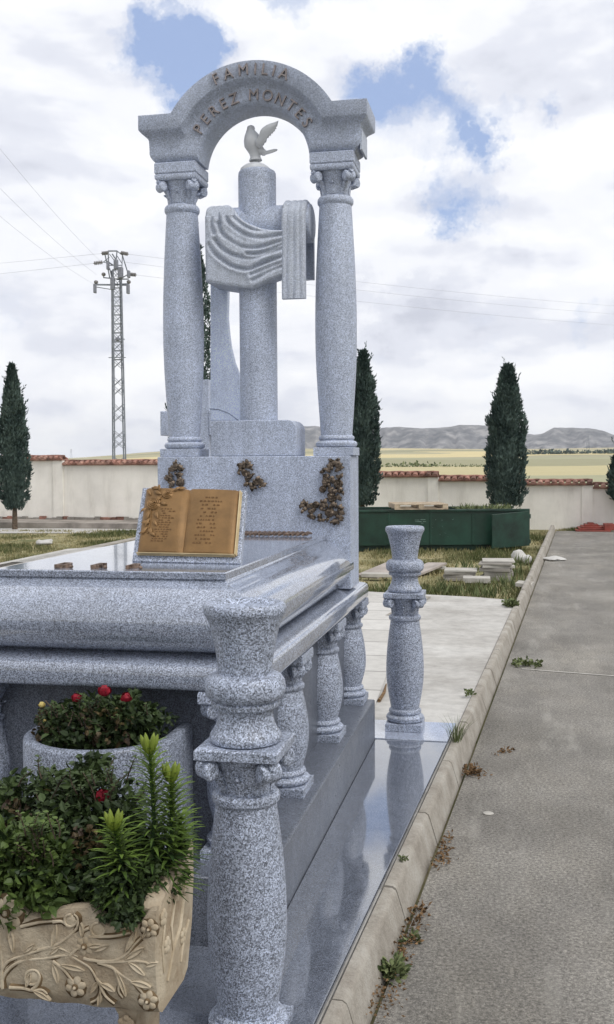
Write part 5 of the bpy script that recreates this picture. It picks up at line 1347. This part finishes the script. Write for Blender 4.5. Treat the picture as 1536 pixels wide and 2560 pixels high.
# ------------------------------------------------------------------ lattice pylon and wires
PD = 70.0
pb = CAM+(F0+R0*((300-768)/FPX))*PD
py_ = thing("pylon", "steel lattice power pylon standing behind the white wall at the left", "pylon", (pb.x, pb.y, -1.0))
def pz_(py): return CAM.z+(1160-py)/FPX*PD
s0, s1 = PD/FPX*20.0, PD/FPX*15.0
ax = (R0*math.cos(R(20))+F0*math.sin(R(20))); ay = Vector((-ax.y, ax.x, 0))
def pc_(z, i, j, off=0): 
    t_ = (z+1)/(pz_(635)+1); h_ = lerp(PD/FPX*14.5, PD/FPX*9.5, t_); return Vector((pb.x, pb.y, z))+ax*h_*i+ay*h_*j
zt_ = pz_(680)
for i, j in ((1, 1), (1, -1), (-1, 1), (-1, -1)):
    m = MB(); m.tube([pc_(-1, i, j), pc_(zt_, i, j)], .055, 4); m.build("leg", STEEL, py_)
m = MB(); nseg = 26; zs = [lerp(-1, zt_, k/nseg) for k in range(nseg+1)]
for k in range(nseg):
    for (i0, j0, i1, j1) in ((1, 1, -1, 1), (-1, 1, -1, -1), (-1, -1, 1, -1), (1, -1, 1, 1)):
        if k % 3 == 2 and k < 15: continue
        m.tube([pc_(zs[k], i0, j0), pc_(zs[k+1], i1, j1)], .022, 3); m.tube([pc_(zs[k], i1, j1), pc_(zs[k+1], i0, j0)], .022, 3)
        if k > 14: m.tube([pc_(zs[k+1], i0, j0), pc_(zs[k+1], i1, j1)], .03, 3)
m.build("bracing", STEEL, py_)
def pp_(px, py, dep=0): 
    p = CAM+(F0+R0*((px-768)/FPX))*(PD+dep); p.z = pz_(py); return p
m = MB()
for a, b_, r_ in [((243, 715), (292, 716), .07), ((292, 716), (330, 714), .07), ((243, 720), (285, 727), .035), ((268, 698), (286, 700), .05), ((300, 702), (330, 702), .05), ((310, 717), (330, 717), .05),
                  ((280, 633), (302, 633), .06), ((280, 633), (281, 668), .045), ((302, 633), (315, 643), .045), ((315, 643), (329, 690), .045), ((315, 643), (313, 690), .03), ((302, 633), (297, 680), .045), ((281, 668), (315, 668), .04), ((268, 660), (283, 648), .035), ((268, 660), (284, 664), .035), ((272, 640), (283, 698), .045), ((283, 675), (290, 705), .045), ((283, 640), (298, 660), .03), ((302, 645), (315, 665), .03), ((329, 690), (312, 700), .04), ((273, 655), (292, 668), .06), ((290, 640), (300, 655), .05),
                  ((277, 895), (320, 895), .035), ((295, 850), (318, 850), .05)]:
    m.tube([pp_(*a), pp_(*b_)], r_, 4)
m.build("crossarms", STEEL, py_)
m = MB()
GEAR = simple("gear_grey", (.22, .23, .27), .6)
for (px, py, w_, h_) in [(310, 688, .28, .45), (299, 668, .22, .40), (290, 715, .22, .5), (330, 692, .14, .3), (246, 727, .13, .36), (328, 728, .15, .40), (279, 672, .12, .3), (300, 851, .2, .14)]:
    m = MB(); p = pp_(px, py, -.3); m.box(p.x-w_/2*1.1, p.x+w_/2*1.1, p.y-.15, p.y+.15, p.z-h_*.8, p.z+h_*.8); m.build("switch_gear", GEAR, py_, bevel=.03)
m = MB()
for (x0, y0, x1, y1) in [(263, 639, 282, 637), (243, 663, 268, 660), (310, 637, 331, 641), (330, 690, 350, 692)]:
    m = MB(); a, b_ = pp_(x0, y0), pp_(x1, y1); m.tube([a, b_], .03, 6)
    for k in range(5): c = a.lerp(b_, .15+.17*k); d = (b_-a).normalized(); m.tube([c-d*.03, c+d*.03], .13, 10)
    m.build("insulator_string", CERAM, py_)
for (px, py) in [(268, 690), (249, 709), (330, 709)]: m = MB(); m.blob(pp_(px, py), .15, .15, .13, u=10, v=6); m.tube([pp_(px, py+1), pp_(px, py+9)], .04, 6); m.build("insulator", CERAM, py_)
def wire(name, label, a, b_, sag, r_=.014, g_="overhead wires at the pylon", jit=0):
    m = MB(); n_ = 36; m.tube([a.lerp(b_, k/n_)-Vector((0, 0, sag*4*(k/n_)*(1-k/n_))) for k in range(n_+1)], r_*.55, 5); o = m.build(name, WIRE, origin=a); tag(o, label, "power line", g_)
def at_(px, py, d): p = CAM+(F0+R0*((px-768)/FPX))*d; p.z = CAM.z+(1158-py)/FPX*d; return p
wire("overhead_wire", "steepest overhead wire rising left from the pylon head", pp_(258, 655), at_(-60, 282, 42), .25, .010)
wire("overhead_wire", "middle overhead wire rising left from the pylon head", pp_(250, 690), at_(-60, 398, 42), .25, .010)
wire("overhead_wire", "lower overhead wire rising left from the pylon crossarm", pp_(246, 715), at_(-60, 480, 42), .25, .010)
wire("overhead_wire", "upper far wire running nearly level left of the pylon", pp_(263, 639), at_(-900, 690, 190), 1.0, .014)
wire("overhead_wire", "lower far wire running nearly level left of the pylon", pp_(243, 663), at_(-900, 730, 190), 1.0, .014)
wire("overhead_wire", "upper far wire running right from the pylon past the arch", pp_(331, 641), at_(2400, 792, 170), 2.0, .014)
wire("overhead_wire", "middle far wire running right from the pylon past the arch", pp_(318, 660), at_(2400, 812, 170), 2.0, .014)
wire("overhead_wire", "lowest far wire running right from the pylon past the arch", pp_(350, 692), at_(2400, 838, 170), 2.0, .014)

# ------------------------------------------------------------------ distant things on the plain
def far_pt(px, d, z=None):
    th = th_of(px); r_ = d/math.cos(th); p = CAM+(F0+R0*((px-768)/FPX))*d; p.z = terr(r_, th); return p
random.seed(77)
m = MB(); px = 1308
while px < 1720:
    p = far_pt(px, 640)+Vector((0, random.uniform(-4, 4), 0)); s_ = random.uniform(1.2, 2.6)
    if random.random() < .93:
        for q in range(26): d = rv(); m.leaf(p+Vector((d.x*s_*1.2, d.y*s_, abs(d.z)*s_*.9)), rv(), rv(), s_*.8, s_*.6, 0, .2, random.random())
    px += random.uniform(4, 9)
o = m.build("far_hedge", L_CYP, smooth=False, tone=True); kind(o, 'stuff')
m = MB(); px = 935
while px < 1240:
    p = far_pt(px, 330); s_ = random.uniform(.3, .9) if random.random() < .8 else 1.6
    for q in range(16): d = rv(); m.leaf(p+Vector((d.x*s_*2.2, d.y*s_, abs(d.z)*s_*.7)), rv(), rv(), s_*.8, s_*.5, 0, .2, random.random())
    px += random.uniform(3, 16)
o = m.build("far_bushes", L_WEED, smooth=False, tone=True); kind(o, 'stuff')
for (px, d, h_) in [(1470, 1100, 17), (180, 1300, 12)]:
    p = far_pt(px, d); m = MB()
    w_ = h_*.1
    for i, j in ((1, 1), (1, -1), (-1, 1), (-1, -1)): m.tube([p+Vector((i*w_, j*w_, 0)), p+Vector((i*w_*.25, j*w_*.25, h_))], h_*.006, 3)
    for z in (.7, .82, .94): m.tube([p+Vector((-h_*.13, 0, h_*z)), p+Vector((h_*.13, 0, h_*z))], h_*.007, 3)
    for k in range(8): m.tube([p+Vector((-w_*(1-.09*k), 0, h_*k/8)), p+Vector((w_*(1-.09*(k+1)), 0, h_*(k+1)/8))], h_*.004, 3)
    o = m.build("far_pylon", STEEL, origin=p); tag(o, "tiny faint pylon on the plain below the right hill" if px > 700 else "tiny faint pylon on the horizon left of the tall lattice pylon", "pylon")

HAZE[0].build("haze", HAZE[1], smooth=False)
kind(bpy.data.objects["haze"], 'stuff')
for o in bpy.data.objects:
    if '_o' in o.keys(): del o['_o']
sc.cycles.volume_bounces = 0
sc.cycles.max_bounces = 8
